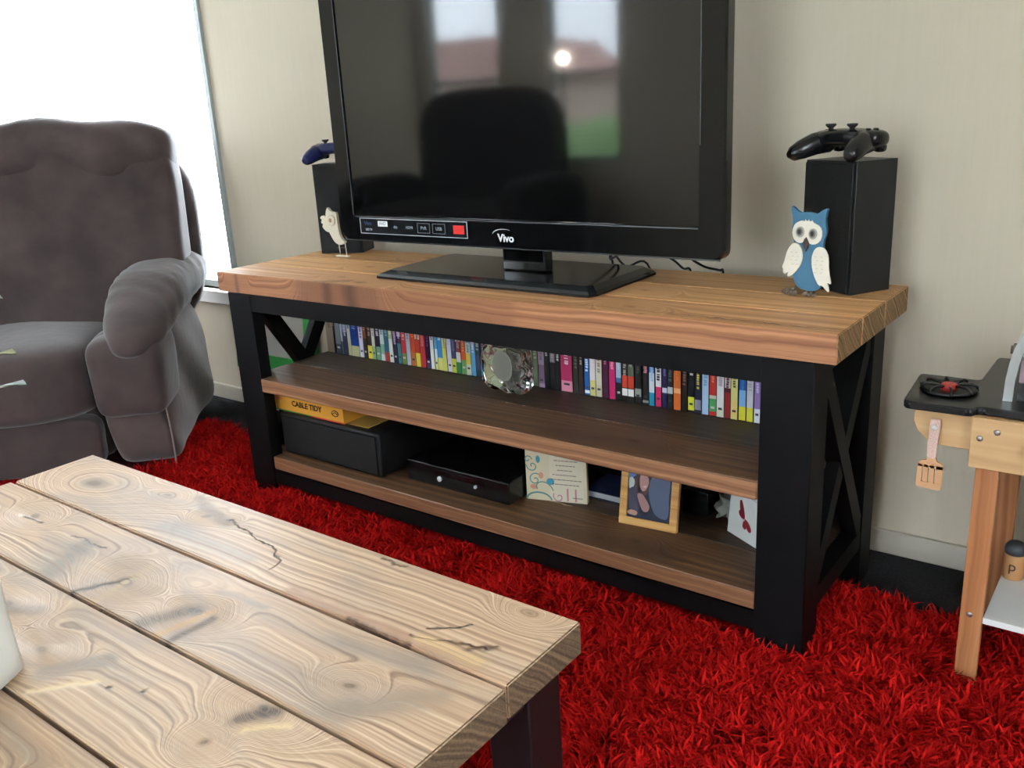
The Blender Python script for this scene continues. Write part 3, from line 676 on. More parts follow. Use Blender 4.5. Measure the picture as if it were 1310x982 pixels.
# blue owl: image coords (642x982 crop) -> local metres
sc_ = .0001815
def ol(p): return ((p[0]-300)*sc_*1.05, (925-p[1])*sc_*1.06)
OL = lambda l: [ol(p) for p in l]
owl = thing('owl_figurine', 'flat blue wooden owl with white wings standing before the right speaker', 'figurine', (1.457, .262, H), R(-6))
blue = mat('owl_blue', '41708c', .6, var=.06, vscale=60); cw = mat('owl_white', 'd9d3c4', .6, var=.04, vscale=60); bark = mat('owl_bark', '6e5f52', .8, var=.2, vscale=200)
flat('body', OL([(118, 72), (160, 85), (215, 128), (300, 115), (385, 135), (440, 90), (488, 85), (468, 150), (470, 220), (485, 300), (455, 400), (470, 500), (480, 650), (470, 800), (400, 865), (300, 868), (215, 845), (170, 760), (150, 600), (165, 400), (135, 300), (145, 200)]), -.004, .004, blue, owl, 3)
flat('face', OL([(250, 195), (262, 215), (275, 182), (290, 212), (310, 180), (318, 212), (342, 190), (350, 215), (410, 235), (446, 290), (435, 375), (380, 418), (325, 412), (300, 370), (285, 360), (262, 400), (215, 412), (165, 380), (145, 310), (160, 245), (200, 210)]), -.0065, -.0041, cw, owl, 2)
for cx, cz in ((228, 305), (358, 318)):
    e1 = flat('eye', [ol((cx+42*math.cos(k*.314), cz+52*math.sin(k*.314))) for k in range(20)], -.0082, -.0066, mat('owl_eye_grey', 'a09e94', .5), owl, 1, 0)
    o2 = flat('pupil', [ol((cx-3+17*math.cos(k*.314), cz-3+24*math.sin(k*.314))) for k in range(20)], -.0098, -.0083, mat('owl_pupil', '2a2624', .4), e1, 1, 0)
    e2 = flat('iris', [ol((cx-2+30*math.cos(k*.314), cz-2+38*math.sin(k*.314))) for k in range(20)], -.0089, -.0083, mat('owl_iris', '6a665e', .5), e1, 1, 0)
flat('beak', OL([(292, 352), (322, 415), (308, 455), (295, 488), (280, 455), (262, 412)]), -.0095, -.0042, mat('owl_beak', '4a3c38', .6), owl, 2)
lw_ = OL([(185, 412), (235, 440), (264, 520), (250, 610), (190, 700), (125, 748), (112, 728), (128, 695), (90, 722), (65, 705), (75, 670), (50, 655), (75, 600), (100, 500), (140, 430)])
rw_ = OL([(430, 438), (490, 460), (525, 540), (530, 660), (560, 765), (545, 785), (515, 755), (545, 845), (525, 858), (470, 800), (445, 810), (400, 740), (365, 640), (358, 530), (385, 460)])
for w_ in (lw_, rw_): flat('wing', w_, -.0075, -.0042, cw, owl, 3)
mk = mat('owl_feather_mark', '8d8474', .7)
bm = bmesh.new()
for cx, cz in [(150+50*a+(b % 2)*15, 500+b*38) for a in (0, 1) for b in range(4)]+[(400+55*a+(b % 2)*12, 530+b*38) for a in (0, 1) for b in range(5)]:
    a = ol((cx, cz)); prism(bm, [(a[0]-.003, a[1]), (a[0], a[1]-.0008), (a[0]+.003, a[1]+.0002), (a[0], a[1]-.0002)], -.0079, -.0076)
obj('feather_marks', bm, mk, owl, local=True)
for cx in (-.026, .011):
    bm = bmesh.new(); tube(bm, [(cx, -.0, .014), (cx, -.002, .005)], .0035, 8)
    for dx in (-.010, 0, .010): tube(bm, [(cx, .002, .006), (cx+dx*.8, -.008, .0062), (cx+dx, -.014, .0042)], [.0045, .0045, .0035], 8)
    if cx < 0: tube(bm, [(cx, .002, .006), (cx-.014, .001, .008), (cx-.022, -.002, .0035)], [.004, .003, .0025], 8)
    obj('foot', bm, bark, owl, local=True)
# cream owl, profile cut-out (729x982 crop, feet at 920)
s2 = .00033
def o2_(p): return ((p[0]-240)*s2*1.0, (925-p[1])*s2)
O2 = lambda l: [o2_(p) for p in l]
crm = mat('owl_cream', 'cfc8b4', .55, var=.04)
ow2 = thing('owl_figurine', 'small cream wooden owl on thin legs beside the television corner', 'figurine', (.148, .300, H), R(2))
flat('body', O2([(150, 522), (165, 535), (200, 558), (248, 562), (252, 620), (262, 740), (300, 790), (318, 800), (290, 820), (240, 826), (195, 800), (160, 750), (135, 700), (125, 620), (128, 560)]), -.004, .004, crm, ow2, 3)
flat('wing', O2([(128, 625), (95, 590), (60, 598), (52, 615), (75, 622), (58, 640), (62, 655), (82, 655), (68, 680), (78, 695), (100, 715), (145, 722)]), -.003, .003, crm, ow2, 2)
e1 = flat('eye', [o2_((192+42*math.cos(k*.314), 625+45*math.sin(k*.314))) for k in range(20)], -.0062, -.0042, mat('owl_cream_rim', 'b5ab92', .5), ow2, 1, 0)
flat('eye_disc', [o2_((192+36*math.cos(k*.314), 625+39*math.sin(k*.314))) for k in range(20)], -.0070, -.0063, crm, e1, 1, 0)
flat('pupil', [o2_((184+15*math.cos(k*.314), 625+18*math.sin(k*.314))) for k in range(20)], -.0082, -.0071, mat('owl_pupil_tan', '8e7350', .5), e1, 1, 0)
for px_ in (232, 306):
    a = o2_((px_, 815)); b = o2_((px_+6, 912))
    bm = bmesh.new(); tube(bm, [(a[0], 0, a[1]), (b[0], 0, b[1])], .0013, 8)
    box(bm, b[0]-.012, b[0]+.009, -.005, .005, 0, .004, bev=.001); obj('leg', bm, crm, ow2, local=True)

# ------------------------------------------------------------------ DVD row
DVDS=[
(0.0810,0.1110,'8a7a66','tan',[(0, 1, '8a7a66')],'6e5a48'),
(0.1110,0.1190,'1d1d22','black',[],'8a8a8a'),
(0.1190,0.1410,'6f757a','grey',[(0, 0.15, '3d4650')],'9aa0a4'),
(0.1410,0.1510,'a6aab0','pale grey',[(0, 0.2, '4a5a66')],None),
(0.1510,0.1680,'333b55','slate blue',[(0.35, 0.6, '8f8ea6')],'c0c0d0'),
(0.1680,0.1820,'b9bca8','cream',[(0, 0.2, 'b8b48a')],'556080'),
(0.1820,0.2140,'1d3f8c','wide royal blue',[(0, 0.16, 'b9b98a')],'8fa8d8'),
(0.2140,0.2310,'a99cc0','lilac',[(0, 0.45, 'c9c6d8')],'6a5a8a'),
(0.2310,0.2460,'8a4f33','rust brown',[(0, 0.3, '3c3630')],'c9b0a0'),
(0.2460,0.2650,'6a3526','red brown',[(0, 0.2, 'd8c84a'), (0.2, 0.45, '3a302c')],'c0a090'),
(0.2650,0.2780,'cfc9b4','ivory',[(0, 0.2, '8fae80')],'8a80a0'),
(0.2780,0.2960,'35283f','dark violet',[(0, 0.2, '6f9a7c')],'d0c8d8'),
(0.2960,0.3120,'c9d4d2','ice white',[(0.1, 0.25, '7fae9c')],'6a8a94'),
(0.3120,0.3300,'3f7487','teal blue',[(0, 0.14, 'b0483a')],'8fb4c4'),
(0.3300,0.3450,'a9bd84','pale green',[(0, 0.35, 'd4d8cc')],'e4e8d8'),
(0.3450,0.3610,'6c2f7a','purple',[(0, 0.35, '2d2640')],'d0b8d8'),
(0.3610,0.3750,'3b1f45','plum',[(0.4, 0.75, 'c4bcd0'), (0, 0.3, '3e7a84')],'d8d0e0'),
(0.3750,0.3930,'c03a40','crimson',[(0, 0.16, '6f8a4a'), (0.8, 1, 'a08c98')],'e8b0b0'),
(0.3940,0.4090,'b4b6c4','silver grey',[],'7a7c98'),
(0.4090,0.4270,'c4502e','vermilion',[(0, 0.2, 'b46a3a')],'d88a60'),
(0.4270,0.4440,'d8ccb8','cream and red',[(0, 0.2, 'd8cc4a'), (0.2, 0.4, 'b43a2c')],'b44a34'),
(0.4440,0.4630,'b83a3c','brick red',[(0.7, 1, 'b06a60')],'d07a70'),
(0.4630,0.4790,'37163f','aubergine',[(0, 0.14, '4a3a6a')],'7a4a84'),
(0.4790,0.4920,'dde0dc','white',[(0.85, 1, '6a7070')],'707478'),
(0.4930,0.5040,'d0dce2','white and blue',[(0, 0.15, 'd8dc8a'), (0.3, 0.5, '5a9ac4')],'3f8ac0'),
(0.5040,0.5210,'3f8ecb','bright blue',[(0, 0.18, 'd4d47a')],'d8e4ec'),
(0.5210,0.5360,'4a3a34','dark brown and yellow',[(0, 0.5, 'cfcf6a')],'a89488'),
(0.5360,0.5510,'22244a','navy and white',[(0, 0.5, 'cfc8dc')],'c0b8d4'),
(0.5510,0.5670,'8fa4be','powder blue',[(0, 0.2, 'c4c84a'), (0.2, 0.5, '33406a')],'5a6a8a'),
(0.5670,0.5830,'cfccc4','off-white',[(0, 0.16, '2f7f4c'), (0.3, 0.45, '7a3440')],'8a847c'),
(0.5830,0.5990,'c8582c','orange and green',[(0, 0.2, '6f9a5a')],'e0906a'),
(0.5990,0.6160,'ccd0bc','pale cream',[(0.15, 0.3, 'd0bc4a'), (0.45, 0.6, '6a9ac0')],'5a8ab4'),
(0.6160,0.6310,'b48ab8','mauve and blue',[(0, 0.45, '5aa0cc')],'dcc8e0'),
(0.6310,0.6460,'2b4048','dark teal',[(0.1, 0.3, '4a4a6a'), (0.5, 0.7, '8a9a8a')],'9aaaa4'),
(0.6460,0.6620,'141a24','black and cyan',[(0.02, 0.18, '3a9cc8')],'7a4a5a'),
(0.6630,0.6780,'c0bcb8','ash white',[(0, 0.6, '8a3a48')],'70686a'),
(0.6780,0.6950,'93303f','maroon and white',[(0.2, 0.3, 'd8c8c8'), (0.6, 0.7, 'd8c8c8')],'e0c8cc'),
(0.6950,0.7110,'b06a7c','dusty pink',[(0, 0.4, 'd4d0a0')],'d8d0b8'),
(0.7110,0.7270,'c8ccaa','pale lime',[],'7a8060'),
(0.7270,0.7430,'6a6a66','mid grey',[],'a0a098'),
(0.7430,0.7610,'8a8878','stone grey',[],'c0c0b0'),
(0.7610,0.7780,'4c4c48','charcoal',[],'9a9a90'),
(0.7780,0.7920,'2a2c2a','jet black',[],'8a8a80'),
(0.7920,0.8060,'9aa888','sage green',[],'5a6a4a'),
(0.8060,0.8210,'7a8a68','olive green',[],'c0c8a8'),
(0.8220,0.8400,'b598b8','pale lilac',[(0.05, 0.3, '8a6a8c')],'8a7090'),
(0.8400,0.8550,'191b1c','black with grey top',[(0.7, 1, '6a6e6e')],'c8c8c8'),
(0.8560,0.8710,'7e848a','grey and black',[(0, 0.35, '1a1a1e')],'b89a94'),
(0.8710,0.8870,'201a24','black and plum',[(0.8, 1, '5a3a4a')],'d0d0d8'),
(0.8870,0.9190,'b02b5c','wide magenta',[(0, 0.14, 'd88aa0')],'f0d8e0'),
(0.9200,0.9350,'2c3028','dark olive',[],'6a6e60'),
(0.9360,0.9500,'33201f','dark maroon brown',[],'c0a8a0'),
(0.9510,0.9660,'1f5a9e','cobalt blue',[(0.02, 0.06, 'e8f0f4')],'d8e8f4'),
(0.9660,0.9820,'dcd6d8','white and pink',[(0.65, 1, 'cc4a7a'), (0, 0.2, 'cfc878')],'f0dce4'),
(0.9820,0.9990,'d2cab4','buff',[(0, 0.15, 'c8c0a0')],'8a8470'),
(1.0000,1.0160,'4a1c38','wine',[],'c87a9a'),
(1.0170,1.0340,'c22a68','hot pink',[],'f09ab8'),
(1.0350,1.0490,'a8bcd0','light blue and black',[(0, 0.22, '1c2228'), (0.22, 0.28, '3a6a9a')],'c8d4e0'),
(1.0500,1.0650,'1a1a1a','black and scarlet',[(0.17, 0.32, 'c8402e'), (0.07, 0.16, 'e0e0dc')],'9a9a94'),
(1.0650,1.0810,'222420','black, scarlet and green',[(0.17, 0.32, 'c8402e'), (0.07, 0.16, 'e0e0dc'), (0.32, 0.45, '5a6a58')],'8a948a'),
(1.0820,1.0990,'121614','wide black',[(0.08, 0.18, '8f968c')],'4a504c'),
(1.1010,1.1170,'1c1618','black and pink',[(0.02, 0.05, '9a9a90')],'d88a98'),
(1.1180,1.1320,'3a70b0','azure and white',[(0, 0.16, '1f86a4'), (0.16, 0.4, 'ccd4da')],'9ac0e0'),
(1.1330,1.1480,'dcdcdf','white and cerise',[(0, 0.24, 'cc2f62')],'2a2a30'),
(1.1490,1.1620,'241f4a','indigo',[(0.18, 0.24, 'c8c8d4')],'6a64a0'),
(1.1620,1.1760,'14181c','near-black',[(0.18, 0.26, 'b4b8b8')],'4a6a5a'),
(1.1770,1.1950,'c8662a','plain orange',[(0.2, 0.26, 'e8a878')],'d07a40'),
(1.1960,1.2090,'281c1a','umber',[(0.6, 0.95, '7a4a40')],'9a6a5a'),
(1.2100,1.2260,'15161a','black with lime label',[(0.02, 0.18, 'c8cc3c')],'e4e4e0'),
(1.2260,1.2420,'1c1c34','midnight blue',[(0.04, 0.16, '8a8c98')],'d4c84a'),
(1.2430,1.2590,'a4c0dc','baby blue',[],'7a98b8'),
(1.2590,1.2760,'b8322a','red with green label',[(0.05, 0.2, '4a9a5c'), (0.2, 0.24, 'c8c0b0')],'e08a70'),
(1.2760,1.2930,'d8dad6','plain white',[(0, 0.1, 'ccd0b8')],'b0a8b0'),
(1.2930,1.3070,'4a1420','burgundy',[(0, 0.3, '8a2426'), (0.35, 0.5, 'c8c8c4')],'7a2a40'),
(1.3070,1.3230,'d0c87c','straw yellow',[(0.02, 0.22, 'd8c47a')],'4a4a30'),
(1.3240,1.3400,'7aaad8','sky blue',[(0, 0.16, 'd0c83a'), (0.35, 0.5, '1f5aa8')],'4a7ab4'),
(1.3410,1.3560,'c4c4cc','pearl grey',[(0, 0.16, 'cfc83c'), (0.85, 1, '8a7080')],'a0a0aa'),
(1.3570,1.3710,'8f74b0','violet',[(0, 0.16, 'd8dce0')],'d0c8e0')]

case_black = mat('case_black', '121214', .35)
def dvd_mesh(wd, col, bands, tx, seed):
    rnd = random.Random(seed); D_, HH = .126, .190; bm = bmesh.new(); ms = [case_black, mat('spine_'+col, col, .3, coat=.3)]
    def mi(c):
        m_ = mat('spine_'+c, c, .3, coat=.3)
        if m_ not in ms: ms.append(m_)
        return ms.index(m_)
    box(bm, 0, wd, .0012, D_, 0, HH, mi=0)
    a, b = .0006, wd-.0006; cuts = sorted({0, 1, *[q for s in bands for q in s[:2]]})
    for z0, z1 in zip(cuts, cuts[1:]):
        mid = (z0+z1)/2; c = 1
        for s in bands:
            if s[0] < mid < s[1]: c = mi(s[2])
        box(bm, a, b, 0, .0012, z0*(HH-.004)+.002, z1*(HH-.004)+.002, mi=c)
    if tx:   # print down the spine, as short strokes
        k = mi(tx); top_ = rnd.uniform(.62, .92) if not any(s[0] > .5 for s in bands) else .6; bot = rnd.uniform(.30, .45); z = top_*HH; hw = wd*rnd.uniform(.16, .26); cx = wd/2
        while z > bot*HH:
            l = rnd.uniform(.0025, .005); o_x = rnd.uniform(-.2, .2)*hw
            box(bm, cx-hw+o_x, cx+hw+o_x, -.0002, 0, z-l, z, mi=k)
            if rnd.random() < .5: box(bm, cx-hw*.2, cx+hw*.9, -.0002, 0, z-l-.0012, z-l-.0004, mi=k)
            z -= l+rnd.choice((.0012, .0016, .004))
        z = .07*HH+.004
        if rnd.random() < .55: box(bm, wd*.25, wd*.75, -.0002, 0, z, z+.005, mi=mi('c8c8c4' if bands and bands[0][2] < '8' else '3a3c40'))
    return bm, ms
for i, (a, b, col, desc, bands, tx) in enumerate(DVDS):
    nx = DVDS[i+1][0] if i+1 < len(DVDS) else b+.001
    wd = max(.0075, min(b, nx)-a-.0006)
    if i and False: pass
    bm, ms = dvd_mesh(wd, col, bands, tx, i)
    o = obj('dvd_case', bm, ms, None); o.location = (a, .2715+random.Random(i).choice((0, 0, .0006, .0012)), MS+.0003)
    if i == 0: lb = 'tan DVD case at the window end of the upper shelf row'
    elif i == len(DVDS)-1: lb = 'violet DVD case, last in the row, beside the right leg'
    else: lb = '%s DVD case, just right of the %s one' % (desc, DVDS[i-1][3])
    tag(o, lb, 'DVD case', 'DVD cases in a row on the upper shelf')

# crystal block with frosted centre
cg = mat('crystal', 'f4f8f4', .02, spec=.6, trans=1, ior=1.5)
cr_ = thing('crystal_block', 'scalloped clear crystal candle block with frosted centre before the DVD row', 'ornament', (.775, .212, MS), R(-6))
def wav(u, p):
    a = math.atan2(u.z, u.x); e = max(abs(u.x), abs(u.z)); k = .0012*math.sin(a*12)*e*e
    p.x += k*u.x; p.z += k*u.z; p.y += .005*math.sin(u.x*9)*math.sin(u.z*8)*(1 if u.y > 0 else .6)*e; return p
bm = bmesh.new(); pillow(bm, (0, 0, .0585), (.070, .023, .0555), 5, 22, wav); obj('glass_body', bm, cg, cr_, local=True)
bm = bmesh.new(); pillow(bm, (.008, -.024, .070), (.031, .004, .036), 2.2, 12); obj('frosted_disc', bm, mat('frosted_glass', 'd0d0c8', .35, spec=.5, trans=.8, ior=1.15), cr_, local=True)

# ------------------------------------------------------------------ bottom shelf
subm = mat('sub_black', '121315', .55, bump=.2, bscale=300)
t = thing('subwoofer', 'black box subwoofer on the bottom shelf under the yellow carton', 'speaker', (.315, .19, BS))
bm = bmesh.new(); box(bm, .130, .499, .040, .35, BS+.004, .2395, bev=.006); obj('cabinet', bm, subm, t)
obj('grille', B(.14, .489, .036, .0405, BS+.012, .231), grl, t)
bm = bmesh.new()
for x in (.15, .48):
    for y in (.06, .33): lathe(bm, [(.012, 0), (.012, .0045)], (x, y, BS), 10)
obj('feet', bm, backp, t)
t = thing('cable_tidy_box', 'flat yellow CABLE TIDY carton lying on the subwoofer, under the middle shelf', 'box', (.23, .13, .2397))
yl = mat('carton_yellow', 'dca03c', .5); 
obj('carton', B(.090, .367, .052, .200, .2400, .2850), yl, t)
zz = .0518
obj('red_stripe', B(.245, .367, zz, .052, .2402, .2435), mat('carton_red', 'c2382c', .5), t)
obj('green_stripe', B(.090, .245, zz, .052, .2402, .2435), mat('carton_green', '4a7a34', .5), t)
text('box_lettering', 'CABLE TIDY', .0205, (.2280, .0518, .2655), mat('carton_ink', '1c1812', .5), t, ext=.0002, sx=1.05, bold=.0007)
text('pink_lettering', 'NEW', .012, (.118, .0518, .2735), mat('carton_pink', 'c8405a', .5), t, ext=.0002)
bm = bmesh.new(); tube(bm, [(.337+.012*math.cos(k*.3), .0516, .2640+.0075*math.sin(k*.3)) for k in range(22)], .0012, 5); tube(bm, [(.328, .0516, .262), (.337, .0516, .267), (.346, .0516, .262)], .0012, 5); obj('coil_logo', bm, mat('carton_ink', '1c1812', .5), t)
bm = bmesh.new(); box(bm, .3675, .445, .060, .19, .2400, .2412); obj('open_flap', bm, mat('carton_flap', 'b89648', .6), t)
t = thing('disc_player', 'low black disc player on the bottom shelf beside the subwoofer', 'disc player', (.715, .19, BS))
bm = bmesh.new(); box(bm, .560, .872, .068, .32, BS+.004, BS+.058, bev=.004); obj('case', bm, mat('player_black', '0f1012', .25), t)
obj('display_window', B(.65, .80, .0665, .068, BS+.026, BS+.048), gloss, t)
for x, z, r_ in ((.668, .150, .0065), (.778, .153, .004)):
    bm = bmesh.new(); lathe(bm, [(r_, 0), (r_, .004), (r_*.6, .006)], (0, 0, 0), 14); rot(bm, bm.verts, R(90), 'X'); bm.transform(Matrix.Translation((x, .0663, z))); obj('silver_button', bm, silver, t)
for x in (.585, .845):
    bm = bmesh.new(); lathe(bm, [(.01, 0), (.01, .0042)], (x, .09, BS), 10); lathe(bm, [(.01, 0), (.01, .0042)], (x, .3, BS), 10); obj('foot', bm, backp, t)

# verse plaque
t = thing('verse_plaque', 'small cream canvas plaque with scroll pattern and handwritten style verse', 'plaque', (.878, .128, BS), R(17))
plm = mat('plaque_canvas', 'cfc6a8', .7, bump=.3, bscale=500)
obj('canvas', B(0, .143, 0, .014, 0, .158), plm, t, local=True)
obj('pale_band', B(.0565, .136, -.0003, 0, .002, .156), mat('plaque_pale', 'd3ccb6', .7), t, local=True)
teal = mat('plaque_teal', '5c8c88', .7); sal = mat('plaque_salmon', 'd0937c', .7); pnk = mat('plaque_pink', 'bb7e90', .7); ink = mat('plaque_ink', '4a4642', .7); bl = mat('plaque_blue', '3f93ab', .7)
def ribbon(bm, pts, w, y):
    prev = None
    for i, p in enumerate(pts):
        a = pts[max(i-1, 0)]; b = pts[min(i+1, len(pts)-1)]; dx, dz = b[0]-a[0], b[1]-a[1]; l = math.hypot(dx, dz) or 1; nx, nz = -dz/l*w/2, dx/l*w/2
        v = (bm.verts.new((p[0]-nx, y, p[1]-nz)), bm.verts.new((p[0]+nx, y, p[1]+nz)))
        if prev: bm.faces.new((prev[0], v[0], v[1], prev[1]))
        prev = v
def spiral(cx, cz, r, turns, a0, sgn=1): return [(cx+r*(1-k/40)*math.cos(a0+sgn*turns*2*math.pi*k/40), cz+r*(1-k/40)*math.sin(a0+sgn*turns*2*math.pi*k/40)) for k in range(37)]
bm = bmesh.new()
for a in ((.030, .026, .034, .5, 0), (.022, .050, .016, 1.4, 1.0), (.016, .083, .014, 1.3, 3), (.006, .098, .010, 1.2, 0)): ribbon(bm, spiral(a[0], a[1], a[2], a[3], a[4]), .0026, -.0006)
ribbon(bm, [(.030+.030*math.cos(R(k*6)), .000+.019*math.sin(R(k*6))) for k in range(1, 30)], .004, -.0007)
obj('teal_scrolls', bm, teal, t, local=True)
bm = bmesh.new()
for c_ in ((.018, .032, .009, .006), (.036, .061, .006, .008)): bm.faces.new([bm.verts.new((q[0], -.0005, q[1])) for q in ell(*c_)])
obj('salmon_petals', bm, sal, t, local=True)
bm = bmesh.new()
ribbon(bm, spiral(.077, .012, .014, 1.2, 2.5), .0026, -.0007)
for x in (.098, .117): ribbon(bm, [(x, .003), (x, .034)], .004, -.0006)
obj('pink_scrolls', bm, pnk, t, local=True)
bm = bmesh.new(); bm.faces.new([bm.verts.new((q[0], -.0008, q[1])) for q in ell(.058, .048, .009, .008)]); bm.faces.new([bm.verts.new((q[0], -.0005, q[1])) for q in ell(.030, .100, .005, .009)])
obj('blue_butterfly', bm, bl, t, local=True)
bm = bmesh.new(); rr_ = random.Random(5)
for j, (x0, x1) in enumerate([(.072, .115), (.068, .118), (.072, .117), (.076, .108), (.064, .120), (.060, .128), (.062, .124)]):
    z = .112-j*.0115; x = x0
    while x < x1:
        l = rr_.uniform(.004, .009); ribbon(bm, [(x+l*q/4, z+.0009*(-1)**q) for q in range(5)], .0016, -.0009); x += l+.0022
ribbon(bm, [(.110+.0025*q, .012+.0011*(-1)**q) for q in range(10)], .0016, -.0009)
obj('verse_lines', bm, ink, t, local=True)

# framed photograph, leaning back
t = thing('photo_frame', 'light wood picture frame with a photo of a smiling couple', 'picture frame', (1.121, .125, BS+.0008), R(6))
t.rotation_euler = (R(-11), 0, R(6))
pine = wood('frame_pine', 'd9ad6c', 'cd9c5c', 'b8874a', freq=60, fibre=.2)
FW_, FH, FB = .130, .158, .0165
for a in ((0, FW_, 0, FB), (0, FW_, FH-FB, FH), (0, FB, FB, FH-FB), (FW_-FB, FW_, FB, FH-FB)):
    obj('frame_side', B(a[0], a[1], 0, .012, a[2], a[3], bev=.0012), pine, t, local=True)
ph = obj('photo_print', B(FB, FW_-FB, .005, .008, FB, FH-FB), mat('photo_ground', '2c3444', .3), t, local=True)
obj('backing', B(.003, FW_-.003, .0122, .0145, .003, FH-.003), backp, t, local=True)
obj('strut', B(.055, .075, .0147, .0165, .0, .10), backp, t, local=True)
ww = FW_-2*FB; hh = FH-2*FB
def pp(name, pts, col, lay, sub=4):
    # pts in photo px (1034x982 crop) -> frame plane
    q = [(FB+ww*(p[0]-240-(640-p[1])*.10)/545, FB+hh*.86*(690-p[1]+(p[0]-200)*.2)/600) for p in pts]
    q = [(min(max(a, FB+.0005), FW_-FB-.0005), min(max(b, FB+.0005), FH-FB-.0005)) for a, b in q]
    bm = bmesh.new(); bm.faces.new([bm.verts.new((a, .005-.00025*lay, b)) for a, b in (smooth_poly(q, sub) if sub > 1 else q)]); bmesh.ops.triangulate(bm, faces=bm.faces); bmesh.ops.recalc_face_normals(bm, faces=bm.faces)
    return obj(name, bm, mat('photo_'+col, col, .35), ph)if False else obj(name, bm, mat('photo_'+col, col, .35), ph, local=True)
pp('sky_patch', [(285, 125), (400, 150), (360, 220), (275, 240)], '5a7aa8', 1)
pp('pale_patch', [(275, 250), (320, 232), (350, 280), (330, 350), (280, 360)], 'b9c6c4', 2)
pp('shirt_shape', [(560, 260), (640, 215), (740, 230), (790, 290), (770, 480), (740, 740), (600, 700), (540, 560), (520, 400)], '58647e', 2)
pp('hat_shape', [(400, 160), (470, 150), (540, 190), (560, 260), (520, 280), (450, 200), (390, 200)], '1e2230', 3)
pp('hair_shape', [(370, 220), (420, 180), (500, 200), (540, 290), (520, 400), (480, 460), (400, 420), (350, 330)], '59443f', 4)
pp('face_shape', [(430, 215), (480, 205), (520, 250), (525, 320), (490, 390), (450, 405), (420, 360), (415, 280)], 'b58d88', 5)
pp('dress_shape', [(280, 380), (370, 350), (430, 420), (420, 560), (360, 640), (270, 600)], '48485a', 4)
pp('arm_shape', [(380, 440), (440, 440), (500, 530), (525, 600), (500, 650), (440, 640), (400, 540)], 'a5807c', 6)
pp('hand_shape', [(245, 640), (300, 618), (370, 650), (350, 690), (270, 670)], 'b08a7a', 6)
pp('smile_shape', [(455, 350), (500, 345), (480, 368)], 'd8c4c4', 6)
pp('collar_shape', [(570, 215), (620, 195), (650, 215), (590, 270)], '8a7078', 5)

# greeting card by the right leg
t = thing('greeting_card', 'white folded card with a dark red butterfly beside the right leg', 'card', (1.333, .207, BS), R(-29))
cd = mat('card_white', 'cfd3d0', .6)
bm = bmesh.new(); vs = [(0, 0, 0), (.105, 0, 0), (.105, 0, .150), (0, 0, .150)]
f = [bm.verts.new((x+.06*(z if 0 else 0), y+z*.10, z)) for x, y, z in vs]; g = [bm.verts.new((x, y+z*.10+.0006, z)) for x, y, z in vs]
bm.faces.new(f); bm.faces.new(g[::-1])
for i in range(4): bm.faces.new((f[i], g[i], g[(i+1) % 4], f[(i+1) % 4]))
bmesh.ops.recalc_face_normals(bm, faces=bm.faces); obj('front_leaf', bm, cd, t, local=True)
bm = bmesh.new(); f = [bm.verts.new((x, .060-z*.30, z)) for x, y, z in vs]; g = [bm.verts.new((x, .0606-z*.30, z)) for x, y, z in vs]
bm.faces.new(f); bm.faces.new(g[::-1])
for i in range(4): bm.faces.new((f[i], g[i], g[(i+1) % 4], f[(i+1) % 4]))
bmesh.ops.recalc_face_normals(bm, faces=bm.faces); obj('rear_leaf', bm, cd, t, local=True)
def cardp(pts, y): return [(p[0], p[1]*.10-y, p[1]) for p in pts]
bm = bmesh.new()
for pts in ([(.030, .078), (.037, .080), (.046, .062), (.050, .048), (.044, .044), (.034, .058)], [(.030, .056), (.036, .060), (.046, .050), (.042, .044), (.032, .049)],
            [(.050, .046), (.062, .042), (.072, .031), (.070, .024), (.062, .025), (.054, .034)], [(.048, .042), (.056, .034), (.056, .026), (.050, .025), (.045, .030)]):
    bm.faces.new([bm.verts.new(v) for v in cardp(smooth_poly(pts, 3), .0006)])
obj('red_butterfly', bm, mat('card_red', '8e1f30', .6), t, local=True)
bm = bmesh.new()
for z, a, b in ((.124, .02, .10), (.114, .03, .10), (.104, .03, .10), (.094, .045, .10)):
    for v in [cardp([(a, z), (b, z-.003), (b, z-.0015), (a, z+.0015)], .0006)]: bm.faces.new([bm.verts.new(q) for q in v])
obj('verse_lines', bm, mat('card_grey', '9fa4a8', .6), t, local=True)

# dark things behind them
t = thing('media_player', 'black box behind the plaque and the picture frame', 'console', (1.10, .34, BS))
bm = bmesh.new(); box(bm, .945, 1.205, .315, .396, BS+.0002, .268, bev=.004); obj('case', bm, mat('player_black', '0f1012', .25), t)
obj('front_seam', B(.95, 1.20, .3143, .3152, .20, .203), greyline, t)
t = thing('navy_notebook', 'navy notebook with white pages lying between the plaque and the picture frame', 'notebook', (1.03, .25, BS))
nv = mat('navy_cover', '1c2a4c', .5)
bm = bmesh.new(); box(bm, .985, 1.130, .205, .308, BS+.0002, BS+.0025); box(bm, .985, 1.130, .205, .308, BS+.0165, BS+.0185); obj('cover', bm, nv, t)
obj('pages', B(.9865, 1.128, .2075, .307, BS+.0026, BS+.0164), mat('page_white', 'b9bcc0', .7), t)
t = thing('paper_card', 'slim white card standing upright behind the picture frame', 'card', (1.124, .175, BS))
t.rotation_euler = (R(-6), 0, R(4))
obj('sheet', B(-.012, .06, 0, .0015, 0, .150), mat('pale_paper', 'b4beb8', .6), t, local=True)
obj('printed_edge', B(-.0118, -.0105, -.0002, 0, .002, .148), mat('paper_grey', '8c9692', .6), t, local=True)
t = thing('set_top_box', 'black set top box with blue upper face between picture frame and card', 'set-top box', (1.28, .31, BS))
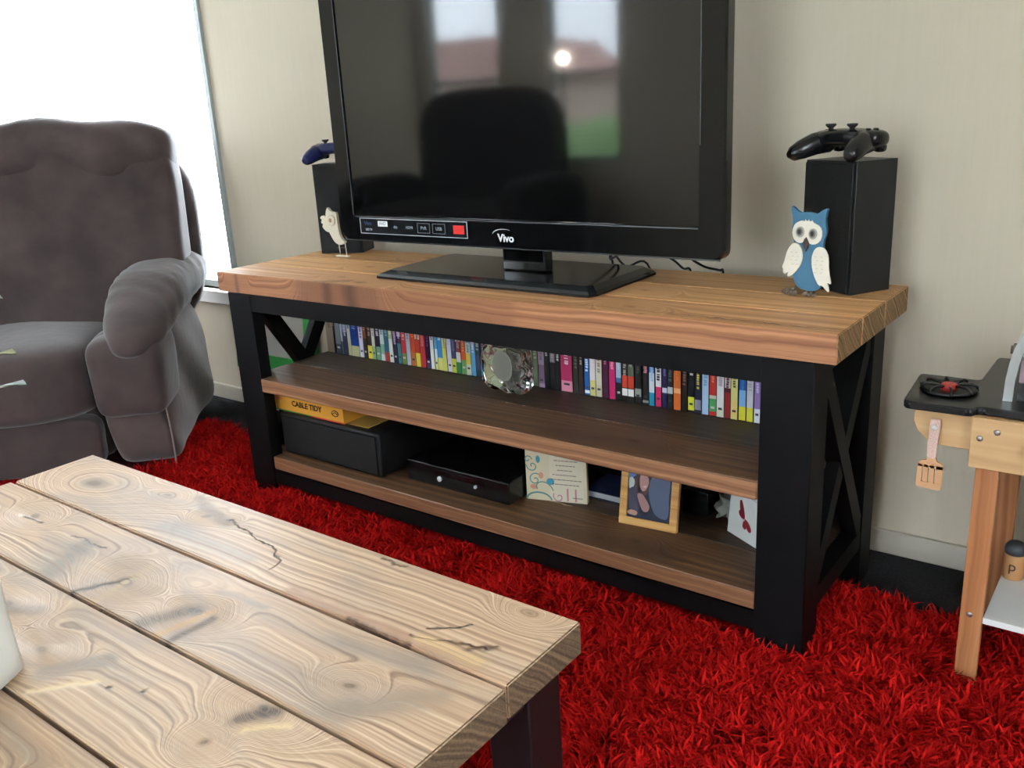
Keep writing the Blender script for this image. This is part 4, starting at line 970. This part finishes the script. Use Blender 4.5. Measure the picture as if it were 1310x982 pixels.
bm = bmesh.new(); box(bm, 1.215, 1.275, .24, .385, BS+.0002, .180, bev=.004); box(bm, 1.275, 1.40, .312, .385, BS+.0002, .180, bev=.004); obj('case', bm, mat('player_black', '0f1012', .25), t)
obj('top_panel', B(1.22, 1.272, .245, .38, .1801, .1812), mat('box_slate_blue', '1e2c3c', .3), t)
bm = bmesh.new()
def crum(u, p):
    p.x += .006*math.sin(u.z*6+u.y*4); p.y += .006*math.sin(u.x*7+1); p.z += .005*math.sin(u.x*5+u.y*6); return p
pillow(bm, (1.315, .268, BS+.0275), (.030, .034, .022), 3, 10, crum)
tag(obj('cloth_bundle', bm, mat('cloth_grey_white', '84867f', .9, bump=1, bscale=60)), 'crumpled pale cloth on the bottom shelf just behind the greeting card', 'cloth')

# green framed board behind the left end
t = thing('whiteboard', 'white board with bright green border leaning behind the left end of the unit', 'board', (-.36, .46, 0))
t.rotation_euler = (R(-5), 0, 0)
gp = mat('board_green', '3f9a4a', .45)
x0b, x1b, z0b, z1b = -.28, .135, .155, .50
for a in ((x0b, x1b, z0b, z0b+.062), (x0b, x1b, z1b-.05, z1b), (x0b, x0b+.05, z0b+.062, z1b-.05), (x1b-.05, x1b, z0b+.062, z1b-.05)): obj('border', B(a[0], a[1], -.008, .008, a[2], a[3], bev=.002), gp, t, local=True)
obj('board', B(x0b+.05, x1b-.05, -.003, .003, z0b+.062, z1b-.05), mat('board_grey', 'a8a49c', .5), t, local=True)
for x in (x0b+.06, x1b-.09): obj('leg', B(x, x+.03, -.006, .006, 0.001, z0b), gp, t, local=True)
# ------------------------------------------------------------------ toy kitchen
tp = mat('toy_pine', 'c4935c', .5); toyw = wood('toy_pine_leg', 'bb8256', 'ab7046', '925a36', freq=40, fibre=.15, swap=True, rough=.5, rnd=True)
toyp = wood('toy_birch_panel', 'c9a67a', 'c29c6e', 'b08c60', freq=25, fibre=.12, rough=.5)
spk_top = mat('counter_black_speckled', '191a1b', .3, var=.5, vscale=320)
screwm = mat('screw_steel', 'a8a8a4', .3, metal=.8)
tk = thing('toy_kitchen', 'childs wooden play kitchen with black speckled counter on pine legs', 'toy kitchen', (2.0, .24, 0))
KZ = .500
bm = bmesh.new()
def rpoly(pts, r):
    out = []
    n = len(pts)
    for i in range(n):
        p = Vector(pts[i]); a = (Vector(pts[i-1])-p).normalized(); b = (Vector(pts[(i+1) % n])-p).normalized()
        for k in range(4):
            s = k/3; q = p+a*r*(1-s)**2+b*r*s**2; out.append((q.x, q.y))
    return out
zprism(bm, rpoly([(1.685, .074), (1.788, .076), (1.790, .094), (2.30, .094), (2.30, .40), (1.768, .40), (1.768, .240), (1.672, .240)], .010), KZ-.013, KZ, bev=.002)
obj('counter', bm, spk_top, tk)
bm = bmesh.new(); prism(bm, [(1.700, .4868), (1.7865, .4868), (1.7865, .425), (1.745, .425), (1.722, .430), (1.705, .445), (1.698, .462)], .098, .110, bev=.001); obj('side_apron', bm, toyp, tk)
bm = bmesh.new(); box(bm, 1.787, 2.296, .080, .0925, .404, .4868, bev=.001); obj('front_panel', bm, toyp, tk)
bm = bmesh.new(); box(bm, 1.787, 2.296, .386, .396, .404, .4868, bev=.001); obj('rear_panel', bm, toyp, tk)
for x in (1.796, 2.25):
    for y in (.0935, .362):
        bm = bmesh.new(); box(bm, x, x+.034, y, y+(.014), 0, .4865 if 1 else 0, bev=.0015); obj('leg', bm, toyw, tk)
for x in (1.812, 2.240): obj('end_panel', B(x, x+.01, .109, .3605, .404, .4865), toyp, tk)
obj('wing_panel', B(1.70, 1.7865, .112, .226, .474, .4868), toyp, tk)
bm = bmesh.new(); box(bm, 1.8305, 2.2495, .0935, .376, .128, .139, bev=.001); obj('lower_shelf', bm, mat('toy_shelf_white', 'd8d8d6', .4), tk)
for x, z, y in ((1.823, .481-.014, .080), (1.800, .4535, .080), (1.8105, .139, .0935)):
    bm = bmesh.new(); lathe(bm, [(.0048, 0), (.0044, .0014), (.002, .0022)], seg=14); rot(bm, bm.verts, R(90), 'X'); bm.transform(Matrix.Translation((x, y, z))); obj('screw', bm, screwm, tk)
bm = bmesh.new(); lathe(bm, [(.006, 0), (.006, .004), (.013, .006), (.013, .016), (.010, .018)], seg=20); rot(bm, bm.verts, R(90), 'X'); bm.transform(Matrix.Translation((1.878, .080, .452))); obj('knob', bm, backp, tk)
# burner ring
bn = obj('burner', (lambda b: (lathe(b, [(.036, 0), (.042, .001), (.043, .005), (.040, .0075), (.034, .004), (.030, .002)], (1.735, .158, KZ), 32), b)[1])(bmesh.new()), mat('burner_black', '121314', .35), tk)
for k in range(8):
    a = k*math.pi/4+.3; bm = bmesh.new(); d_ = Vector((math.cos(a), math.sin(a), 0)); c0 = Vector((1.735, .158, KZ))
    tube(bm, [c0+d_*.014+Vector((0, 0, .010)), c0+d_*.034+Vector((0, 0, .0125)), c0+d_*.042+Vector((0, 0, .009)), c0+d_*.0425+Vector((0, 0, .002))], .0026, 6); obj('grate_bar', bm, mat('burner_black', '121314', .35), bn)
bm = bmesh.new(); lathe(bm, [(.013, 0), (.013, .011), (.011, .0125)], (1.735, .158, KZ), 24); obj('red_centre', bm, mat('burner_red', 'a82c2c', .4), bn)
# spatula hangs from a knob on the side apron
bm = bmesh.new(); lathe(bm, [(.002, 0), (.002, .014), (.0048, .0155), (.0048, .018), (.002, .019)], seg=16); rot(bm, bm.verts, R(90), 'X'); bm.transform(Matrix.Translation((1.7335, .098, .4600))); obj('peg', bm, mat('peg_white', 'cfccc4', .35), tk)
spt = thing('toy_spatula', 'toy wooden slotted spatula with speckled pink handle hanging from the kitchen', 'spatula', (1.7335, .086, .4620), R(0))
bm = bmesh.new(); prism(bm, smooth_poly([(-.007, .006), (-.005, .0095), (.005, .0095), (.008, .006), (.0055, -.040), (.005, -.0555), (-.0065, -.0555), (-.008, -.040)], 3), -.002, .002, bev=.0006)
obj('handle', bm, mat('handle_speckled', 'c8a89c', .6, var=.25, vscale=500), spt, local=True)
bm = bmesh.new(); xs_ = [-.0207, -.0135, -.0110, -.0045, -.0020, .0048, .0073, .0174]
prism(bm, smooth_poly([(-.0065, -.054), (.005, -.054), (.0075, -.0605), (.0165, -.0650), (.0178, -.074), (-.0205, -.0725), (-.0200, -.067), (-.0160, -.0625), (-.0080, -.0600)], 1), -.0018, .0018)
for a, b in zip(xs_[0::2], xs_[1::2]): prism(bm, [(a, -.068), (b, -.069), (b+.0004, -.100), (a-.0006, -.099)], -.0018, .0018)
prism(bm, smooth_poly([(-.0210, -.0985), (.0172, -.0985), (.0168, -.108), (.0140, -.1105), (-.0190, -.1080), (-.0215, -.1055)], 1), -.0018, .0018)
obj('blade', bm, mat('spatula_wood', 'c4966c', .55, var=.06), spt, local=True)
# shakers
for x, y, capc, lb, letter in ((1.8475, .262, '3c4248', 'tan toy pepper shaker with letter p and dark grey lid', 'p'), (1.885, .262, 'c8c8c4', 'tan toy salt shaker with pale lid beside the pepper one', 's')):
    t = thing('toy_shaker', lb, 'shaker', (x, y, .1392), 0, 'toy shakers on the kitchen shelf')
    bm = bmesh.new(); lathe(bm, [(.0165, 0), (.0172, .003), (.0172, .044), (.016, .047)], seg=28); obj('body', bm, mat('shaker_wood', 'b98a5c', .5), t, local=True)
    bm = bmesh.new(); lathe(bm, [(.0165, .0472), (.0178, .052), (.0172, .060), (.012, .067), (.004, .069)], seg=28); obj('lid', bm, mat('shaker_lid_'+letter, capc, .4), t, local=True)
    o = text('letter', letter, .026, (x, y-.0174, .1392+.027), mat('shaker_ink', '4a3a2c', .5), t, ext=.0006)
# arched play oven on the counter
ov = thing('toy_oven', 'arched silver toy oven standing on the play kitchen counter at the right edge', 'toy oven', (1.96, .22, KZ))
bm = bmesh.new(); n = 24; W_, HT = .150, .185; y0_, y1_ = .140, .158
def archp(r, k): a = math.pi-math.pi*k/n; return (1.967+(W_-r)*math.copysign(abs(math.cos(a))**.75, math.cos(a)), KZ+.0002+(HT-r)*abs(math.sin(a))**.8)
for k in range(n):
    q = [archp(0, k), archp(0, k+1), archp(.0135, k+1), archp(.0135, k)]
    f_ = [bm.verts.new((p[0], y0_, p[1])) for p in q]; g_ = [bm.verts.new((p[0], y1_, p[1])) for p in q]
    bm.faces.new(f_); bm.faces.new(g_[::-1]); bm.faces.new((f_[0], g_[0], g_[1], f_[1])); bm.faces.new((f_[2], g_[2], g_[3], f_[3]))
bmesh.ops.remove_doubles(bm, verts=bm.verts, dist=1e-5); bmesh.ops.recalc_face_normals(bm, faces=bm.faces)
obj('arch_frame', bm, mat('arch_silver', 'a4a6a4', .35, metal=.5), ov)
obj('picture_panel', B(1.8375, 2.106, .150, .156, KZ+.070, KZ+.135), mat('oven_pale_blue', 'b4bcc4', .4), ov)
obj('mauve_panel', B(1.8355, 2.108, .150, .156, KZ+.030, KZ+.0695), mat('oven_mauve', '8d7680', .5), ov)
obj('grey_ledge', B(1.8360, 2.108, .1475, .1498, KZ+.066, KZ+.072), mat('oven_grey', '6c6c6c', .5), ov)
obj('base_block', B(1.8355, 2.108, .1465, .27, KZ+.0002, KZ+.0298), mat('oven_base', '1a1a1c', .4), ov)
bm = bmesh.new(); tube(bm, [(1.821, .165, KZ+.072), (1.8215, .165, KZ+.084)], .004, 8); box(bm, 1.8215, 1.832, .1585, .168, KZ+.064, KZ+.088); obj('hinge', bm, mat('hinge_bronze', '5a4a40', .4), ov)

# ------------------------------------------------------------------ recliner
suede = mat('suede_brown', '4a3f3e', .85, spec=.2, sheen=.4, var=.24, vscale=9, bump=.5, bscale=35)
suede2 = mat('suede_side_lit', '564a47', .85, spec=.2, sheen=.45, var=.2, vscale=10, bump=.5, bscale=35)  # paler copy of the suede, side light put into its colour
seamm = mat('seam_pale', '8a7c78', .8)
rc = thing('recliner', 'large brown suede recliner armchair in front of the bright window', 'armchair', (-.617, -.369, 0), R(45))
def wr(ax, fr, am, ph=0):
    def f(u, p):
        c = (u.x, u.y, u.z)[ax]; s = am*math.sin(c*fr+ph+1.3*math.sin(u.z*2+u.x*3)); return p+Vector((u.x, u.y, u.z))*s
    return f
def P_(name, c, s, p, n, fn, m, tilt=0, cc=None):
    bm = bmesh.new(); pillow(bm, c, s, p, n, fn)
    if tilt: rot(bm, bm.verts, R(tilt), 'X', cc or c)
    return obj(name, bm, m, rc, local=True)
P_('base', (0, .37, .16), (.285, .32, .13), 8, 8, None, suede)
for s in (-1, 1):
    def sidef(u, p, s=s):
        if u.z > .2: p.x += s*(-.012)*(u.z-.2)
        if u.y < 0: p.y += .02*(1-u.z)*0
        p.x += s*.010*math.sin(u.y*3+u.z*2.2); p.x += .004*math.sin(u.y*7+u.z*5); return p
    P_('side_panel', (s*.375, .352, .225), (.097, .345, .205), 7, 16, sidef, suede2)
    P_('arm_front', (s*.376, .090, .310), (.103, .128, .118), 5.5, 14, wr(2, 5, .002), suede)
    def padf(u, p, s=s):
        p.z += .035*u.y-.02*(u.y**2); p.z -= .07*max(0, -u.y-.30); p.x += s*.030*max(0, u.y)
        e_ = .0020*math.sin(u.y*38+u.x*4+2*math.sin(u.y*5+u.z))*(1-abs(u.y)**2)+.001*math.sin(u.y*9+u.x*4)
        p += Vector((u.x*e_, 0, u.z*e_)); return p
    P_('arm_pad', (s*.405, .360, .502), (.112, .420, .082), 2.35, 34, padf, suede)
    bm = bmesh.new(); curve_tube(bm, [(s*.466, .012, .03), (s*.470, .002, .12), (s*.466, .006, .20), (s*.455, .03, .26)], .0028); obj('piping', bm, seamm, rc, local=True)
def seatf(u, p):
    p.z += .012*(1-u.x*u.x)*(1 if u.z > 0 else 0); p.y -= .012*(1-u.z*u.z)*(1 if u.y < 0 else 0); return p+Vector((0, 0, .004*math.sin(u.x*5+u.y*3)))
P_('seat_cushion', (0, .215, .300), (.274, .270, .108), 6, 16, seatf, suede)
P_('footrest_panel', (0, .035, .115), (.272, .042, .085), 6, 10, wr(0, 4, .003), suede)
def backf(u, p):
    p.z += .012*math.sin(u.x*4+1)*max(0, u.z); p.y += .010*math.sin(u.z*7)*(1 if u.y < 0 else 0)-.012*(1-u.x*u.x)*(u.y < 0)
    p.y += .004*math.sin(u.x*9+u.z*3); return p
P_('backrest', (.03, .515, .675), (.460, .105, .325), 6, 22, backf, suede, tilt=-11)
def headf(u, p):
    p.z += .008*math.sin(u.x*6+.5)+.006*math.sin(u.x*11); p.y += .006*math.sin(u.x*8)+.006*math.sin(u.x*14+u.z*5)*(u.y < 0)
    if u.y < 0: p.y -= .012*math.exp(-((u.z+.1)/.4)**2)
    return p
P_('head_roll', (.035, .545, .920), (.455, .110, .098), 4.0, 20, headf, suede, tilt=-6)
P_('back_shell', (0.012, .640, .62), (.500, .060, .325), 4, 16, wr(2, 4, .004), suede, tilt=-5)

# ------------------------------------------------------------------ dark sofa opposite (mirrored in the screen) and globe added for the bright glint on it
ds = thing('sofa', 'dark high backed sofa by the far windows, seen mirrored in the screen', 'sofa', (-1.6, -2.62, 0), R(180))
dsm = mat('sofa_dark', '2c2628', .9)
def Q(name, c, s, p, n): 
    bm = bmesh.new(); pillow(bm, c, s, p, n); obj(name, bm, dsm, ds, local=True)
Q('seat', (0, -.10, .25), (.62, .36, .22), 6, 8); Q('backrest', (0, .27, .62), (.56, .12, .50), 4, 10)
for s in (-1, 1): Q('arm', (s*.64, -.08, .32), (.10, .38, .30), 4, 8)
lp = thing('glint_lamp', 'added bright globe on a slim pole, standing in for a glint mirrored in the screen', 'lamp', (-1.10, -2.99, 0))
bm = bmesh.new(); lathe(bm, [(.12, 0), (.12, .015), (.01, .02)], (-1.10, -2.99, 0), 24); obj('base', bm, backp, lp)
bm = bmesh.new(); tube(bm, [(-1.10, -2.99, .018), (-1.10, -2.99, 1.21)], .008, 8); obj('pole', bm, backp, lp)
bm = bmesh.new(); bmesh.ops.create_uvsphere(bm, u_segments=20, v_segments=12, radius=.035); bm.transform(Matrix.Translation((-1.10, -2.99, 1.25)))
for f in bm.faces: f.smooth = True
obj('globe', bm, mat('glint_globe', 'fff4e4', .5, emit=25), lp)

# ------------------------------------------------------------------ rug
RX0, RX1, RY0, RY1 = -1.3, 2.6, -1.9, .268
rug = thing('shag_rug', 'bright red shaggy rug under the unit, the coffee table and the recliner', 'rug', ((RX0+RX1)/2, (RY0+RY1)/2, 0))
obj('backing', B(RX0+.01, RX1-.01, RY0+.01, RY1-.01, .0005, .006), mat('rug_backing', '5c1014', .9), rug)
rng = np.random.default_rng(3)
def strands(n, x0, x1, y0, y1):
    x = rng.uniform(x0, x1, n); y = rng.uniform(y0, y1, n); return x, y
xa_, ya_ = strands(160000, -.75, 2.35, -.62, RY1)
xb_, yb_ = strands(22000, RX0, RX1, RY0, -.62)
xc_, yc_ = strands(6000, RX0, -.75, -.62, RY1)
xd_, yd_ = strands(5000, 2.35, RX1, -.62, RY1)
x = np.concatenate([xa_, xb_, xc_, xd_]); y = np.concatenate([ya_, yb_, yc_, yd_]); wd = np.concatenate([np.full(160000, .0024), np.full(33000, .0032)])
# keep clear of what stands on the rug
keep = np.ones(len(x), bool)
for a in [(.034, .124, 0, .075), (1.476, 1.566, 0, .075), (.30, .368, -.64, -.572), (1.375, 1.443, -.64, -.572), (1.801, 1.835, .0935, .12), (2.25, 2.284, .0935, .12)]:
    keep &= ~((x > a[0]-.003) & (x < a[1]+.003) & (y > a[2]-.003) & (y < a[3]+.003))
lx = (x+.617)*math.cos(R(45))+(y+.369)*math.sin(R(45)); ly = -(x+.617)*math.sin(R(45))+(y+.369)*math.cos(R(45))
keep &= ~((abs(lx) < .46) & (ly > .02) & (ly < .7))
x, y, wd = x[keep], y[keep], wd[keep]; n = len(x)
def fld(x, y, s, seed):
    g = np.random.default_rng(seed).uniform(-1, 1, (97, 97)); u = (x/s) % 96; v = (y/s) % 96; i, j = u.astype(int), v.astype(int); fu, fv = u-i, v-j
    return g[i, j]*(1-fu)*(1-fv)+g[i+1, j]*fu*(1-fv)+g[i, j+1]*(1-fu)*fv+g[i+1, j+1]*fu*fv
dxn = fld(x, y, .035, 1)*1.1+rng.normal(0, .42, n); dyn = fld(x, y, .035, 2)*1.1-.10+rng.normal(0, .42, n)
ln = rng.uniform(.030, .050, n)*(1+.25*fld(x, y, .06, 5)); lean = np.hypot(dxn, dyn)+1e-6; k_ = np.minimum(lean, 1.3)/lean; dxn *= k_; dyn *= k_
base = np.stack([x, y, np.full(n, .004)], 1); dr_ = np.stack([dxn, dyn, np.full(n, 1.0)], 1); dr_ /= np.linalg.norm(dr_, axis=1)[:, None]
dr2 = np.stack([dxn*1.6+rng.normal(0, .4, n), dyn*1.6+rng.normal(0, .4, n), np.full(n, .35)], 1); dr2 /= np.linalg.norm(dr2, axis=1)[:, None]
ang = rng.uniform(0, 2*math.pi, n); sd = np.stack([np.cos(ang), np.sin(ang), np.zeros(n)], 1)
m1 = base+dr_*(ln*.5)[:, None]; m2 = m1+((dr_+dr2)*.5)*(ln*.3)[:, None]; tp_ = m2+dr2*(ln*.28)[:, None]
tp_[:, 2] = np.maximum(tp_[:, 2], .007)
Wd = wd[:, None]
vv = np.stack([base-sd*Wd*.8, base+sd*Wd*.8, m1-sd*Wd, m1+sd*Wd, m2-sd*Wd*.8, m2+sd*Wd*.8, tp_], 1).reshape(-1, 3)
vv -= np.array([(RX0+RX1)/2, (RY0+RY1)/2, 0])
b_ = (np.arange(n)*7)[:, None]
tri = np.concatenate([b_+np.array([[0, 1, 3]]), b_+np.array([[0, 3, 2]]), b_+np.array([[2, 3, 5]]), b_+np.array([[2, 5, 4]]), b_+np.array([[4, 5, 6]])], 1).reshape(-1, 3)
me = bpy.data.meshes.new('pile'); me.vertices.add(len(vv)); me.vertices.foreach_set('co', vv.astype(np.float32).ravel())
me.loops.add(len(tri)*3); me.loops.foreach_set('vertex_index', tri.astype(np.int32).ravel())
me.polygons.add(len(tri)); me.polygons.foreach_set('loop_start', np.arange(0, len(tri)*3, 3, dtype=np.int32))
me.polygons.foreach_set('use_smooth', np.ones(len(tri), bool)); me.update(); 
at = me.attributes.new('shade', 'FLOAT', 'POINT'); at.data.foreach_set('value', np.repeat(rng.uniform(0, 1, n), 7).astype(np.float32))
rm = bpy.data.materials.new('shag_red'); rm.use_nodes = True; t_ = rm.node_tree; b = t_.nodes['Principled BSDF']
an = t_.nodes.new('ShaderNodeAttribute'); an.attribute_name = 'shade'; cr2 = t_.nodes.new('ShaderNodeValToRGB'); t_.links.new(an.outputs['Fac'], cr2.inputs[0])
cr2.color_ramp.elements[0].color = lin('8a0508'); cr2.color_ramp.elements[1].color = lin('d81c18')
t_.links.new(cr2.outputs[0], b.inputs['Base Color']); b.inputs['Roughness'].default_value = .8; b.inputs['Specular IOR Level'].default_value = .08
me.materials.append(rm); o = bpy.data.objects.new('pile', me); COL.objects.link(o); o.parent = rug; o['kind'] = 'stuff'
